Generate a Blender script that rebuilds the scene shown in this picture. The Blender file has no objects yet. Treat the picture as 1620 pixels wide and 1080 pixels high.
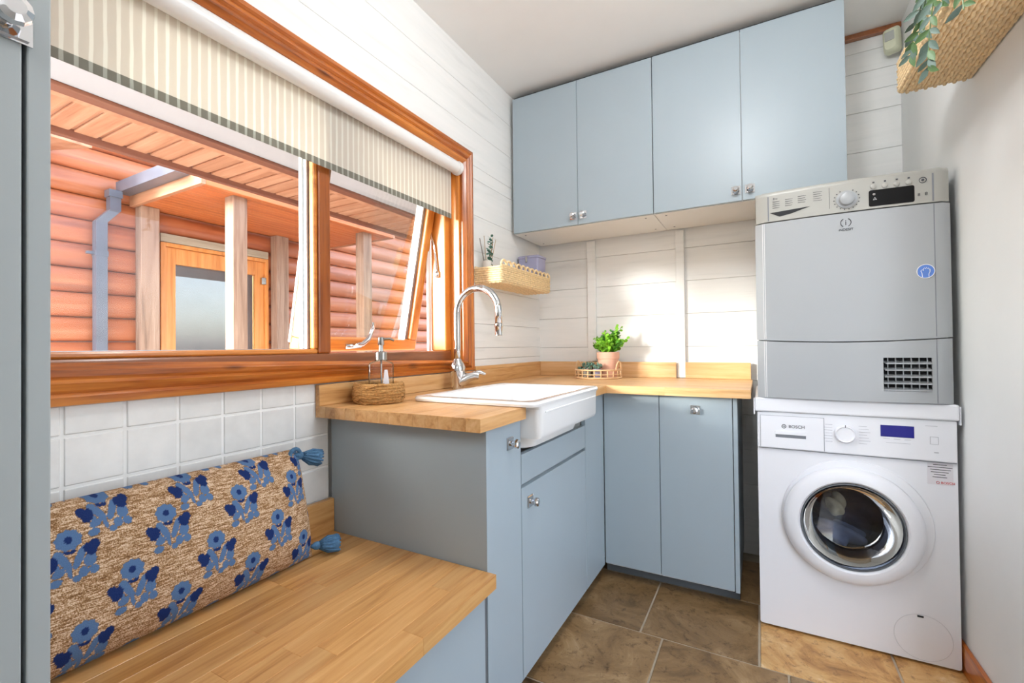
import bpy, bmesh, math, random
from mathutils import Vector, Matrix
random.seed(7)
S = bpy.context.scene
COL = S.collection
R = math.radians

# ------------------------------------------------------------------ camera, sky, sun, lamp, exposure
YAW, PITCH, ROLL, CZ, FPX = 28.7055, 0.6413, 0.6254, 1.1251, 715.87
def _dir(X, Y, Z):
    r = R(ROLL); X, Y = X*math.cos(r)+Y*math.sin(r), -X*math.sin(r)+Y*math.cos(r)
    a = R(PITCH); Z, Y = Z*math.cos(a)-Y*math.sin(a), Y*math.cos(a)+Z*math.sin(a)
    c, s = math.cos(R(YAW)), math.sin(R(YAW))
    return Vector((X*c-Z*s, X*s+Z*c, Y))
cd = bpy.data.cameras.new('camera'); cam = bpy.data.objects.new('camera', cd); COL.objects.link(cam)
cd.sensor_width = 36; cd.lens = FPX/1620*36; cd.clip_start = .02
ax, ay, az = _dir(1,0,0), _dir(0,1,0), -_dir(0,0,1)
cam.matrix_world = Matrix(((ax.x,ay.x,az.x,0),(ax.y,ay.y,az.y,0),(ax.z,ay.z,az.z,CZ),(0,0,0,1)))
S.camera = cam

w = bpy.data.worlds.new('sky'); S.world = w; w.use_nodes = True
nt = w.node_tree; bg = nt.nodes['Background']
sky = nt.nodes.new('ShaderNodeTexSky'); sky.sky_type = 'NISHITA'; sky.sun_disc = False
sky.sun_elevation = R(38); sky.sun_rotation = R(210); sky.air_density = 1; sky.dust_density = 2.5; sky.ozone_density = 1
hs = nt.nodes.new('ShaderNodeHueSaturation'); hs.inputs['Saturation'].default_value = .6
nt.links.new(sky.outputs['Color'], hs.inputs['Color']); nt.links.new(hs.outputs['Color'], bg.inputs['Color']); bg.inputs['Strength'].default_value = 1.35
def light(name, kind, loc, energy, color=(1,1,1), **k):
    l = bpy.data.lights.new(name, kind); l.energy = energy; l.color = color
    for a, v in k.items(): setattr(l, a, v)
    o = bpy.data.objects.new(name, l); COL.objects.link(o); o.location = loc; return o
sun = light('sun', 'SUN', (-5,-5,5), 8.0, (1,.95,.88), angle=R(11))
sun.rotation_euler = Vector((1,1.5,-.36)).to_track_quat('-Z','Y').to_euler()
lamp = light('added_fill_lamp', 'POINT', (-.08,1.15,2.45), 23, (.96,.98,1), shadow_soft_size=.12)  # unseen point light added to brighten the room, no fixture modelled
lamp2 = light('added_fill_lamp', 'POINT', (.15,-.95,2.15), 11, (.96,.98,1), shadow_soft_size=.12)  # second added light behind the camera, lifts ceiling and right wall
S.view_settings.view_transform = 'Standard'; S.view_settings.look = 'None'
S.view_settings.gamma = 1; S.view_settings.exposure = 0.2; S.view_settings.use_curve_mapping = False
S.cycles.max_bounces = 10; S.cycles.diffuse_bounces = 6; S.cycles.transparent_max_bounces = 16
S.cycles.sample_clamp_indirect = 6

# ------------------------------------------------------------------ materials
def srgb(r, g, b):
    f = lambda c: c/12.92 if c <= .04045 else ((c+.055)/1.055)**2.4
    return (f(r/255), f(g/255), f(b/255), 1)
def newmat(name):
    m = bpy.data.materials.new(name); m.use_nodes = True
    return m, m.node_tree, m.node_tree.nodes['Principled BSDF']
def coords(nt, scale, rnd=False):
    tc = nt.nodes.new('ShaderNodeTexCoord'); mp = nt.nodes.new('ShaderNodeMapping')
    mp.inputs['Scale'].default_value = scale
    nt.links.new(tc.outputs['Object'], mp.inputs['Vector'])
    if rnd:
        oi = nt.nodes.new('ShaderNodeObjectInfo'); mu = nt.nodes.new('ShaderNodeMath'); mu.operation = 'MULTIPLY'
        mu.inputs[1].default_value = 37.0
        nt.links.new(oi.outputs['Random'], mu.inputs[0]); nt.links.new(mu.outputs[0], mp.inputs['Location'])
    return mp.outputs['Vector']
def ramp(nt, fac, stops):
    cr = nt.nodes.new('ShaderNodeValToRGB'); e = cr.color_ramp.elements
    while len(e) < len(stops): e.new(.5)
    for x, (p, c) in zip(e, stops): x.position = p; x.color = c
    nt.links.new(fac, cr.inputs['Fac']); return cr.outputs['Color']
def noise(nt, vec, scale, detail=4, rough=.55, dist=0):
    n = nt.nodes.new('ShaderNodeTexNoise'); n.inputs['Scale'].default_value = scale
    n.inputs['Detail'].default_value = detail; n.inputs['Roughness'].default_value = rough
    n.inputs['Distortion'].default_value = dist
    nt.links.new(vec, n.inputs['Vector']); return n.outputs['Fac']
def bump(nt, b, h, strength, dist=.002):
    n = nt.nodes.new('ShaderNodeBump'); n.inputs['Strength'].default_value = strength
    n.inputs['Distance'].default_value = dist
    nt.links.new(h, n.inputs['Height']); nt.links.new(n.outputs['Normal'], b.inputs['Normal'])
def plain(name, c, rough=.5, metal=0, var=.06, vs=6, bmp=0, bs=60, spec=None, coat=0, stretch=(1,1,1)):
    m, nt, b = newmat(name)
    v = coords(nt, stretch)
    lo = tuple(x*(1-var) for x in c[:3])+(1,); hi = tuple(min(1, x*(1+var)) for x in c[:3])+(1,)
    nt.links.new(ramp(nt, noise(nt, v, vs), [(.3, lo), (.7, hi)]), b.inputs['Base Color'])
    b.inputs['Roughness'].default_value = rough; b.inputs['Metallic'].default_value = metal
    if spec is not None: b.inputs['Specular IOR Level'].default_value = spec
    if coat: b.inputs['Coat Weight'].default_value = coat; b.inputs['Coat Roughness'].default_value = .08
    if bmp: bump(nt, b, noise(nt, v, bs, 3), bmp)
    return m
def wood(name, dark, mid, light, axis=1, rough=.4, scale=1, vary=0.0, coat=0, knots=False, bmp=.15):
    m, nt, b = newmat(name)
    s = [26*scale]*3; s[axis] = 1.6*scale
    v = coords(nt, s, True)
    f = noise(nt, v, 1.0, 6, .6, .6)
    f2 = noise(nt, v, 4.0, 4, .6, .2)
    mx = nt.nodes.new('ShaderNodeMath'); mx.operation = 'MULTIPLY_ADD'; mx.inputs[1].default_value = .3
    nt.links.new(f2, mx.inputs[0]); nt.links.new(f, mx.inputs[2])
    col = ramp(nt, mx.outputs[0], [(.42, dark), (.60, mid), (.85, light)])
    if knots:
        s2 = [11*scale]*3; s2[axis] = 4*scale
        vo = nt.nodes.new('ShaderNodeTexVoronoi'); vo.inputs['Scale'].default_value = .9
        nt.links.new(coords(nt, s2, True), vo.inputs['Vector'])
        k = ramp(nt, vo.outputs['Distance'], [(.05, (.18,.12,.10,1)), (.16, (1,1,1,1))])
        mm = nt.nodes.new('ShaderNodeMix'); mm.data_type = 'RGBA'; mm.blend_type = 'MULTIPLY'; mm.inputs['Factor'].default_value = 1
        nt.links.new(col, mm.inputs['A']); nt.links.new(k, mm.inputs['B']); col = mm.outputs['Result']
    if vary:
        oi = nt.nodes.new('ShaderNodeObjectInfo'); mr = nt.nodes.new('ShaderNodeMapRange')
        mr.inputs['To Min'].default_value = 1-vary; mr.inputs['To Max'].default_value = 1+vary*.7
        nt.links.new(oi.outputs['Random'], mr.inputs['Value'])
        hv = nt.nodes.new('ShaderNodeHueSaturation'); nt.links.new(mr.outputs[0], hv.inputs['Value'])
        nt.links.new(col, hv.inputs['Color']); col = hv.outputs['Color']
    nt.links.new(col, b.inputs['Base Color'])
    b.inputs['Roughness'].default_value = rough
    if coat: b.inputs['Coat Weight'].default_value = coat; b.inputs['Coat Roughness'].default_value = .15
    if bmp: bump(nt, b, f2, bmp, .001)
    return m
def glass(name, tint=(1,1,1,1), refl=1.0):
    m = bpy.data.materials.new(name); m.use_nodes = True; nt = m.node_tree; nt.nodes.clear()
    o = nt.nodes.new('ShaderNodeOutputMaterial'); mx = nt.nodes.new('ShaderNodeMixShader')
    t = nt.nodes.new('ShaderNodeBsdfTransparent'); t.inputs['Color'].default_value = tint
    g = nt.nodes.new('ShaderNodeBsdfGlossy'); g.inputs['Roughness'].default_value = .01
    fr = nt.nodes.new('ShaderNodeFresnel'); fr.inputs['IOR'].default_value = 1.45
    ml = nt.nodes.new('ShaderNodeMath'); ml.operation = 'MULTIPLY'; ml.inputs[1].default_value = refl
    nt.links.new(fr.outputs[0], ml.inputs[0]); nt.links.new(ml.outputs[0], mx.inputs['Fac'])
    nt.links.new(t.outputs[0], mx.inputs[1]); nt.links.new(g.outputs[0], mx.inputs[2])
    nt.links.new(mx.outputs[0], o.inputs['Surface']); return m

M = {}
M['white_wall'] = plain('white_wall', srgb(232,233,232), .75, var=.02, vs=3, bmp=.08, bs=40)
M['ceiling'] = plain('ceiling_paint', srgb(243,242,240), .85, var=.02, vs=3)
def board_paint():
    m, nt, b = newmat('whitewashed_board')
    f = noise(nt, coords(nt, (2.2,2.2,26), True), 1.0, 5, .6, .5)
    f2 = noise(nt, coords(nt, (1,1,3), True), 2.0, 3)
    c = ramp(nt, f, [(.22, srgb(222,223,222)), (.42, srgb(235,236,235)), (.7, srgb(240,240,239))])
    nt.links.new(c, b.inputs['Base Color']); b.inputs['Roughness'].default_value = .55
    bump(nt, b, f, .1, .001); return m
M['board'] = board_paint()
M['tile'] = plain('glazed_tile', srgb(226,226,224), .22, var=.06, vs=14, bmp=.35, bs=9, coat=.3)
M['grout'] = plain('grout', srgb(240,240,238), .9, var=.03)
M['blue'] = plain('blue_grey_paint', srgb(163,177,186), .38, var=.015, vs=3)
M['floor_grout'] = plain('floor_grout', srgb(176,162,142), .9, var=.12, vs=20)
M['filter_line'] = plain('pale_seam', srgb(196,198,204), .6, var=.02)
M['tall_shaded'] = plain('shaded_cupboard_paint', srgb(158,164,165), .45, var=.015, vs=3)  # greyer cabinet paint; the cupboard's duller light is put into the colour
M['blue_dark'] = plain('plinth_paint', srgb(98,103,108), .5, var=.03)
M['white_mel'] = plain('white_melamine', srgb(233,233,230), .4, var=.01)
M['pine'] = wood('stained_pine', srgb(100,44,10), srgb(174,92,28), srgb(212,132,54), 1, .32, 1, .06, coat=.35, knots=True)
M['pine_z'] = wood('stained_pine_upright', srgb(100,44,10), srgb(174,92,28), srgb(212,132,54), 2, .32, 1, .06, coat=.35, knots=True)
M['brownframe'] = wood('brown_frame', srgb(112,64,36), srgb(142,84,48), srgb(160,98,58), 1, .35, 1, .03, coat=.3)
M['brownframe_z'] = wood('brown_frame_upright', srgb(112,54,14), srgb(150,78,24), srgb(176,98,36), 2, .35, 1, .03, coat=.3)
M['sash'] = wood('sash_wood', srgb(176,92,28), srgb(205,122,46), srgb(222,146,66), 1, .35, 1, .03, coat=.3)
M['sash_z'] = wood('sash_wood_upright', srgb(176,92,28), srgb(205,122,46), srgb(222,146,66), 2, .35, 1, .03, coat=.3)
M['oak_y'] = wood('oak_along', srgb(176,124,70), srgb(208,158,100), srgb(224,182,130), 1, .38, 1.2, .12, coat=.12)
M['oak_x'] = wood('oak_across', srgb(190,142,90), srgb(216,170,116), srgb(230,190,142), 0, .38, 1.2, .08, coat=.12)
M['bench_oak'] = wood('bench_oak', srgb(172,116,58), srgb(206,152,90), srgb(222,174,114), 1, .36, 1.3, .13, coat=.15)
M['soffit'] = wood('soffit_pine', srgb(158,102,72), srgb(182,126,94), srgb(196,146,116), 0, .6, .8, .07)
M['log'] = wood('log_stain', srgb(132,66,36), srgb(166,90,52), srgb(182,110,72), 1, .42, .6, .07, coat=.25)
M['porchceil'] = wood('porch_ceiling_stain', srgb(168,84,38), srgb(194,104,52), srgb(206,122,68), 1, .5, .8, .06)
M['post'] = wood('weathered_post_and_shaded_stile', srgb(118,92,76), srgb(150,120,101), srgb(176,148,128), 2, .8, 1, .03)
M['brown_fascia'] = wood('brown_fascia', srgb(98,54,38), srgb(118,68,48), srgb(130,80,58), 1, .6, .8)
M['orange_door'] = wood('orange_door_wood', srgb(186,112,48), srgb(210,138,70), srgb(224,158,92), 2, .4, 1)
M['greywood'] = wood('grey_wood', srgb(138,128,112), srgb(164,154,136), srgb(180,170,152), 1, .8, 1)
M['upvc'] = plain('white_plastic', srgb(236,236,236), .35, var=.01)
M['palepaint'] = plain('pale_grey_paint', srgb(172,172,178), .6, var=.03)
M['spacer'] = plain('aluminium_spacer', srgb(170,180,190), .35, .6, var=.03)
M['zinc'] = plain('grey_gutter_plastic', srgb(92,98,112), .28, var=.12, vs=12)
M['chrome'] = plain('chrome', srgb(214,214,216), .08, 1, var=.01)
M['satin'] = plain('satin_metal', srgb(176,174,172), .25, 1, var=.02)
M['ceramic'] = plain('white_ceramic', srgb(240,240,240), .12, var=.005, coat=.4)
M['appl_white'] = plain('appliance_white', srgb(232,234,240), .3, var=.008)
M['silver'] = plain('appliance_silver', srgb(166,170,174), .42, .1, var=.01)
M['silver_lt'] = plain('appliance_silver_panel', srgb(170,170,165), .42, .1, var=.01)
M['black'] = plain('black_plastic', srgb(10,10,12), .5, var=.05, spec=.2)
M['dark'] = plain('dark_recess', srgb(30,32,36), .7, var=.1)
M['seam'] = plain('seam_grey', srgb(120,124,132), .6, var=.05)
M['ink'] = plain('print_grey', srgb(70,72,78), .6, var=.02)
M['ink_lt'] = plain('print_light_grey', srgb(176,178,186), .6, var=.02)
M['inkw'] = plain('print_white', srgb(235,235,235), .6, var=.02)
M['inkr'] = plain('print_red', srgb(196,40,50), .6, var=.02)
M['stickblue'] = plain('sticker_blue', srgb(88,128,206), .5, var=.02)
M['lcd'] = plain('blue_display', srgb(14,14,128), .45, var=.05)
M['drum'] = plain('drum_steel', srgb(52,60,80), .5, .3, var=.1)
M['glass'] = glass('window_glass', (.97,.985,.98,1), .3)
M['doorglass'] = glass('washer_glass', (.74,.82,.95,1), 1.5)
M['clearglass'] = glass('clear_bottle_glass', (.97,.975,.985,1), .9)
M['porchglass'] = glass('porch_door_glass', (.80,.84,.86,1), 2.0)
M['lav'] = plain('lavender_tin', srgb(160,160,190), .4, var=.04)
M['terra'] = plain('terracotta', srgb(216,168,146), .8, var=.06, vs=20)
M['soil'] = plain('soil', srgb(60,44,34), .95, var=.3, vs=60)
M['fern'] = plain('fern_green', srgb(128,186,52), .45, var=.3, vs=30)
M['fern_dark'] = plain('fern_dark_green', srgb(72,132,36), .45, var=.3, vs=30)
M['suc'] = plain('succulent_green', srgb(96,128,112), .5, var=.25, vs=60)
M['euc'] = plain('eucalyptus_green', srgb(88,132,118), .55, var=.3, vs=40)
M['vine_a'] = plain('vine_leaf_green', srgb(84,116,70), .5, var=.25, vs=30)
M['vine_b'] = plain('vine_leaf_grey_green', srgb(88,110,100), .55, var=.2, vs=30)
M['stick'] = plain('reed_stick', srgb(190,168,140), .7, var=.1)
M['stickd'] = plain('dark_reed_stick', srgb(96,76,62), .7, var=.1)
M['pot_white'] = plain('white_pot', srgb(226,222,214), .5, var=.03)
M['wicker'] = plain('wicker', srgb(238,210,164), .75, var=.18, vs=90, bmp=.6, bs=220)
M['rattan'] = plain('rattan', srgb(222,184,140), .6, var=.12, vs=60)
M['jute'] = plain('jute_rope', srgb(178,132,76), .85, var=.3, vs=120, bmp=1, bs=260)
M['tassel'] = plain('tassel_blue', srgb(72,112,146), .85, var=.2, vs=120, bmp=.6, bs=200)
M['navy'] = plain('dark_laundry', srgb(34,36,52), .8, var=.3, vs=14, bmp=.5, bs=20)
M['greycloth'] = plain('grey_laundry', srgb(96,100,116), .85, var=.3, vs=14, bmp=.5, bs=20)
M['tan'] = plain('tan_laundry', srgb(176,160,126), .85, var=.2, vs=14, bmp=.5, bs=20)
M['cream'] = plain('sensor_plastic', srgb(214,216,190), .4, var=.02)
M['sensgrey'] = plain('sensor_lens', srgb(172,174,168), .4, var=.02)
M['soap'] = plain('soap_liquid', srgb(226,220,190), .3, var=.03)
M['label'] = plain('paper_label', srgb(222,220,226), .6, var=.02)
M['maroon'] = plain('maroon_print', srgb(92,28,66), .6, var=.05)
M['ground'] = plain('patio_ground', srgb(168,160,150), .9, var=.15, vs=3)
M['rooftile'] = plain('roof_felt', srgb(108,84,74), .9, var=.1)
M['room_dim'] = plain('porch_interior', srgb(150,160,170), .9, var=.1)
def stone(name='limestone_tile', stops=None):
    m, nt, b = newmat(name)
    v = coords(nt, (1,1,1), True)
    a = noise(nt, v, 4.2, 8, .70, 1.2); c = noise(nt, v, 30, 6, .75, .5)
    col = ramp(nt, a, stops or [(.30, srgb(94,70,44)), (.43, srgb(132,102,66)), (.55, srgb(150,119,81)), (.64, srgb(168,138,100)), (.74, srgb(208,186,150))])
    sp = ramp(nt, c, [(.32, srgb(150,130,110)), (.46, (1,1,1,1))])
    mm = nt.nodes.new('ShaderNodeMix'); mm.data_type = 'RGBA'; mm.blend_type = 'MULTIPLY'; mm.inputs['Factor'].default_value = .8
    nt.links.new(col, mm.inputs['A']); nt.links.new(sp, mm.inputs['B'])
    oi = nt.nodes.new('ShaderNodeObjectInfo')
    mr = nt.nodes.new('ShaderNodeMapRange'); mr.inputs['To Min'].default_value = .78; mr.inputs['To Max'].default_value = 1.1
    nt.links.new(oi.outputs['Random'], mr.inputs['Value'])
    hv = nt.nodes.new('ShaderNodeHueSaturation'); nt.links.new(mr.outputs[0], hv.inputs['Value'])
    nt.links.new(mm.outputs['Result'], hv.inputs['Color']); nt.links.new(hv.outputs['Color'], b.inputs['Base Color'])
    b.inputs['Roughness'].default_value = .42; bump(nt, b, c, .25, .003); return m
M['stone'] = stone()
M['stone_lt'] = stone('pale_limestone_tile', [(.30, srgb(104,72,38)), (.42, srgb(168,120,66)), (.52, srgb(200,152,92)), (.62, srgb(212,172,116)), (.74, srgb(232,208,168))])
def blind():
    m, nt, b = newmat('striped_blind_fabric')
    tc = nt.nodes.new('ShaderNodeTexCoord'); sx = nt.nodes.new('ShaderNodeSeparateXYZ')
    nt.links.new(tc.outputs['Object'], sx.inputs[0])
    wob = noise(nt, coords(nt, (1,60,9)), 1.0, 2)
    def math_(op, a, b_):
        n = nt.nodes.new('ShaderNodeMath'); n.operation = op
        for i, x in enumerate((a, b_)):
            if isinstance(x, (int, float)): n.inputs[i].default_value = x
            else: nt.links.new(x, n.inputs[i])
        return n.outputs[0]
    yy = math_('MULTIPLY_ADD', wob, .006); nt.nodes[-1].inputs[2].default_value = 0
    nt.links.new(sx.outputs['Y'], nt.nodes[-1].inputs[2])
    fr = math_('FRACT', math_('MULTIPLY', yy, 1/.0252), 0)
    st = ramp(nt, fr, [(0, (0,0,0,1)), (.66, (0,0,0,1)), (.70, (1,1,1,1)), (.97, (1,1,1,1)), (1, (0,0,0,1))])
    hem = math_('LESS_THAN', sx.outputs['Z'], .026)
    def mix(f, a, b_):
        n = nt.nodes.new('ShaderNodeMix'); n.data_type = 'RGBA'
        nt.links.new(f, n.inputs['Factor'])
        for k, x in (('A', a), ('B', b_)):
            if isinstance(x, tuple): n.inputs[k].default_value = x
            else: nt.links.new(x, n.inputs[k])
        return n.outputs['Result']
    up = mix(st, srgb(226,221,211), srgb(243,242,234))
    lo = mix(st, srgb(150,148,138), srgb(194,196,188))
    c = mix(hem, up, lo)
    d = nt.nodes.new('ShaderNodeBsdfTranslucent'); nt.links.new(c, d.inputs['Color'])
    nt.links.new(c, b.inputs['Base Color']); b.inputs['Roughness'].default_value = .8; b.inputs['Specular IOR Level'].default_value = .1
    mx = nt.nodes.new('ShaderNodeMixShader'); mx.inputs['Fac'].default_value = .45
    nt.links.new(b.outputs[0], mx.inputs[1]); nt.links.new(d.outputs[0], mx.inputs[2])
    nt.links.new(mx.outputs[0], nt.nodes['Material Output'].inputs['Surface']); return m
M['blind'] = blind()
def cushion_mat():
    m, nt, b = newmat('printed_jute_cloth')
    at = nt.nodes.new('ShaderNodeAttribute'); at.attribute_name = 'print'
    v = coords(nt, (1,1,1))
    n1 = noise(nt, coords(nt, (60,45,380)), 1, 3); n2 = noise(nt, v, 420, 2)
    ad = nt.nodes.new('ShaderNodeMath'); ad.operation = 'ADD'; nt.links.new(n1, ad.inputs[0]); nt.links.new(n2, ad.inputs[1])
    hf = nt.nodes.new('ShaderNodeMath'); hf.operation = 'MULTIPLY'; hf.inputs[1].default_value = .5; nt.links.new(ad.outputs[0], hf.inputs[0])
    base = ramp(nt, hf.outputs[0], [(.39, srgb(116,84,54)), (.485, srgb(164,126,88)), (.59, srgb(226,200,172))])
    mm = nt.nodes.new('ShaderNodeMix'); mm.data_type = 'RGBA'
    nt.links.new(at.outputs['Alpha'], mm.inputs['Factor']); nt.links.new(base, mm.inputs['A']); nt.links.new(at.outputs['Color'], mm.inputs['B'])
    nt.links.new(mm.outputs['Result'], b.inputs['Base Color']); b.inputs['Roughness'].default_value = .9
    b.inputs['Specular IOR Level'].default_value = .1
    bump(nt, b, ad.outputs[0], .5, .002); return m
M['cushion'] = cushion_mat()

# ------------------------------------------------------------------ helpers
def wloc(o):
    v = Vector((0,0,0))
    while o is not None: v += o.location; o = o.parent
    return v
def tag(o, label=None, cat=None, group=None, kind=None):
    if label: o['label'] = label
    if cat: o['category'] = cat
    if group: o['group'] = group
    if kind: o['kind'] = kind
    return o
def thing(name, label, cat, loc=(0,0,0), group=None, kind=None):
    o = bpy.data.objects.new(name, None); COL.objects.link(o); o.location = loc; o.empty_display_size = .05
    return tag(o, label, cat, group, kind)
def struct(name, loc=(0,0,0), label=None):
    o = bpy.data.objects.new(name, None); COL.objects.link(o); o.location = loc
    return tag(o, label, None, None, 'structure')
def link(name, me, mat, parent=None, loc=None):
    if mat is not None and not me.materials: me.materials.append(M[mat] if isinstance(mat, str) else mat)
    o = bpy.data.objects.new(name, me); COL.objects.link(o)
    if parent is not None: o.parent = parent
    if loc is not None: o.location = loc
    return o
class B:
    """collects world-space geometry for one mesh"""
    def __init__(s): s.bm = bmesh.new()
    def box(s, x0, x1, y0, y1, z0, z1, bev=0, seg=2):
        t = bmesh.new()
        v = [t.verts.new(p) for p in ((x0,y0,z0),(x1,y0,z0),(x1,y1,z0),(x0,y1,z0),(x0,y0,z1),(x1,y0,z1),(x1,y1,z1),(x0,y1,z1))]
        for f in ((3,2,1,0),(4,5,6,7),(0,1,5,4),(1,2,6,5),(2,3,7,6),(3,0,4,7)): t.faces.new([v[i] for i in f])
        if bev: bmesh.ops.bevel(t, geom=t.edges[:], offset=min(bev, .45*min(x1-x0,y1-y0,z1-z0)), segments=seg, profile=.5, affect='EDGES')
        s.add(t); return s
    def add(s, t, mtx=None):
        if mtx is not None: t.transform(mtx)
        me = bpy.data.meshes.new('t'); t.to_mesh(me); t.free(); s.bm.from_mesh(me); bpy.data.meshes.remove(me); return s
    def loft(s, loops, cap0=False, cap1=False, closed=True):
        L = [[s.bm.verts.new(p) for p in lp] for lp in loops]; n = len(L[0])
        for a, b in zip(L, L[1:]):
            for i in range(n if closed else n-1):
                s.bm.faces.new((a[i], a[(i+1)%n], b[(i+1)%n], b[i]))
        if cap0: s.bm.faces.new(L[0][::-1])
        if cap1: s.bm.faces.new(L[-1])
        return s
    def tube(s, path, r, n=8, cap=True):
        P = [Vector(p) for p in path]; rr = r if isinstance(r, (list, tuple)) else [r]*len(P)
        loops = []; up = None
        for i, p in enumerate(P):
            d = (P[min(i+1,len(P)-1)]-P[max(i-1,0)]).normalized()
            if up is None:
                up = Vector((0,0,1)) if abs(d.z) < .9 else Vector((1,0,0))
            a = d.cross(up)
            if a.length < 1e-4: a = d.orthogonal()
            a.normalize(); b = a.cross(d).normalized(); up = b
            loops.append([p+(a*math.cos(t)+b*math.sin(t))*rr[i] for t in [2*math.pi*k/n for k in range(n)]])
        return s.loft(loops, cap, cap)
    def ring(s, c, r, rt, n=32, m=8, axis='z', wob=0):
        loops = []
        for k in range(n):
            t = 2*math.pi*k/n; e = Vector((math.cos(t), math.sin(t), 0)); rj = r+random.uniform(-wob, wob); zj = random.uniform(-wob, wob)
            lp = []
            for j in range(m):
                u = 2*math.pi*j/m; q = e*(rj+rt*math.cos(u))+Vector((0,0,rt*math.sin(u)+zj))
                lp.append(q)
            loops.append(lp)
        loops.append(loops[0])
        L = [[Vector(c)+ax_(q, axis) for q in lp] for lp in loops]
        vs = [[s.bm.verts.new(p) for p in lp] for lp in L[:-1]]
        for k in range(n):
            a, b = vs[k], vs[(k+1)%n]
            for j in range(m): s.bm.faces.new((a[j], b[j], b[(j+1)%m], a[(j+1)%m]))
        return s
    def lathe(s, c, prof, n=32, axis='z', cap0=False, cap1=False):
        loops = [[Vector(c)+ax_(Vector((r*math.cos(2*math.pi*k/n), r*math.sin(2*math.pi*k/n), z)), axis) for k in range(n)] for r, z in prof]
        return s.loft(loops, cap0, cap1)
    def poly(s, pts): s.bm.faces.new([s.bm.verts.new(p) for p in pts]); return s
    def mesh(s, name, org=(0,0,0), smooth=False):
        bmesh.ops.recalc_face_normals(s.bm, faces=s.bm.faces[:])
        s.bm.transform(Matrix.Translation(-Vector(org)))
        me = bpy.data.meshes.new(name); s.bm.to_mesh(me); s.bm.free()
        if smooth:
            for p in me.polygons: p.use_smooth = True
            if smooth == 'auto':
                try: me.set_sharp_from_angle(angle=R(40))
                except Exception: pass
        return me
    def out(s, name, mat, parent=None, smooth=False):
        return link(name, s.mesh(name, wloc(parent) if parent else (0,0,0), smooth), mat, parent)
def ax_(q, axis):
    if axis == 'z': return q
    if axis == 'y': return Vector((q.x, q.z, q.y))     # lathe axis along y
    return Vector((q.z, q.x, q.y))                     # along x
def box(name, mat, parent, x0, x1, y0, y1, z0, z1, bev=.002, seg=2):
    return B().box(x0,x1,y0,y1,z0,z1,bev,seg).out(name, mat, parent)
def rrect(x0, x1, y0, y1, r, z, n=5):
    pts = []
    for cx, cy, a0 in ((x1-r,y1-r,0),(x0+r,y1-r,90),(x0+r,y0+r,180),(x1-r,y0+r,270)):
        for k in range(n+1):
            a = R(a0+90*k/n); pts.append(Vector((cx+r*math.cos(a), cy+r*math.sin(a), z)))
    return pts
def text(name, body, size, loc, mat, parent, rot=(90,0,0), align='LEFT', ext=.0004):
    cu = bpy.data.curves.new(name, 'FONT'); cu.body = body; cu.size = size; cu.extrude = ext; cu.align_x = align; cu.align_y = 'CENTER'
    cu.materials.append(M[mat])
    tmp = bpy.data.objects.new(name, cu); me = bpy.data.meshes.new_from_object(tmp); bpy.data.objects.remove(tmp)
    o = bpy.data.objects.new(name, me); COL.objects.link(o); o.parent = parent
    o.location = Vector(loc)-wloc(parent); o.rotation_euler = [R(a) for a in rot]; return o
def knob(parent, p, face):
    """square chrome backplate with a faceted ball, face = 'x' (+x) or 'y' (-y)"""
    b = B(); x, y, z = p
    f = (lambda u, v, d: Vector((x+d, y+u, z+v))) if face == 'x' else (lambda u, v, d: Vector((x+u, y-d, z+v)))
    for h, d0, d1 in ((.0195,0,.003),(.0165,.003,.006)):
        lo = [f(u,v,d0) for u,v in ((-h,-h),(h,-h),(h,h),(-h,h))]; hi = [f(u,v,d1) for u,v in ((-h,-h),(h,-h),(h,h),(-h,h))]
        b.loft([lo,hi],True,True)
    prof = [(.008,.005),(.007,.013),(.008,.016),(.0135,.020),(.0150,.025),(.0135,.031),(.008,.034)]
    b.loft([[f(r*math.cos(2*math.pi*k/12), r*math.sin(2*math.pi*k/12), d) for k in range(12)] for r,d in prof], True, True)
    return b.out('knob', 'chrome', parent)

# ------------------------------------------------------------------ room shell
XL, XR, YB, ZC = -1.29, .602, 2.745, 2.625
YF = -1.6
fl = struct('floor', (0,0,0), 'brown limestone flagstone floor with pale grout')
box('grout_bed', 'floor_grout', fl, XL-.1, XR+.1, YF-.1, YB+.1, -.06, -.004, 0)
ys = [-1.3,-.72,-.3,.13,.55,.97,1.385,1.808,2.234,2.66]
offs = [0,.3,.1,.25,.05,.2,.35,-.345,-.43,-.2]
for j in range(len(ys)-1):
    y0, y1 = ys[j], ys[j+1]
    if y1 < .2: continue
    row = j
    if j == 6: xs = [-1.2,-.765,-.345,.07,.49]
    elif j == 7: xs = [-1.25,-.84,-.43,-.018,.40]
    else: xs = [-1.25+offs[j]+.42*k for k in range(-1,5)]
    xs = [x for x in xs if XL < x < XR]; xs = [XL]+xs+[XR]
    for k in range(len(xs)-1):
        if xs[k+1]-xs[k] < .02: continue
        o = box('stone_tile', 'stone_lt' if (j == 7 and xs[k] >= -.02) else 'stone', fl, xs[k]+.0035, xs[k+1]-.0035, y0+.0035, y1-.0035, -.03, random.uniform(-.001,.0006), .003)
ce = struct('ceiling', (0,0,ZC)); box('ceiling_board', 'ceiling', ce, XL-.1, XR+.1, YF-.1, YB+.1, ZC, ZC+.06, 0)
wr = struct('wall_right', (XR,0,0), 'smooth white plastered wall on the right'); B().box(XR, XR+.1, YF, .80, -.05, ZC, 0).box(XR, XR+.1, 1.50, YB+.1, -.05, ZC, 0).box(XR, XR+.1, .80, 1.50, 2.05, ZC, 0).out('plaster', 'white_wall', wr)
dw1 = struct('added_doorway', (XR,1.15,0), 'white doorway opening added in the right wall to let in daylight')  # unseen opening, added so sky light fills the lower doors
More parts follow.
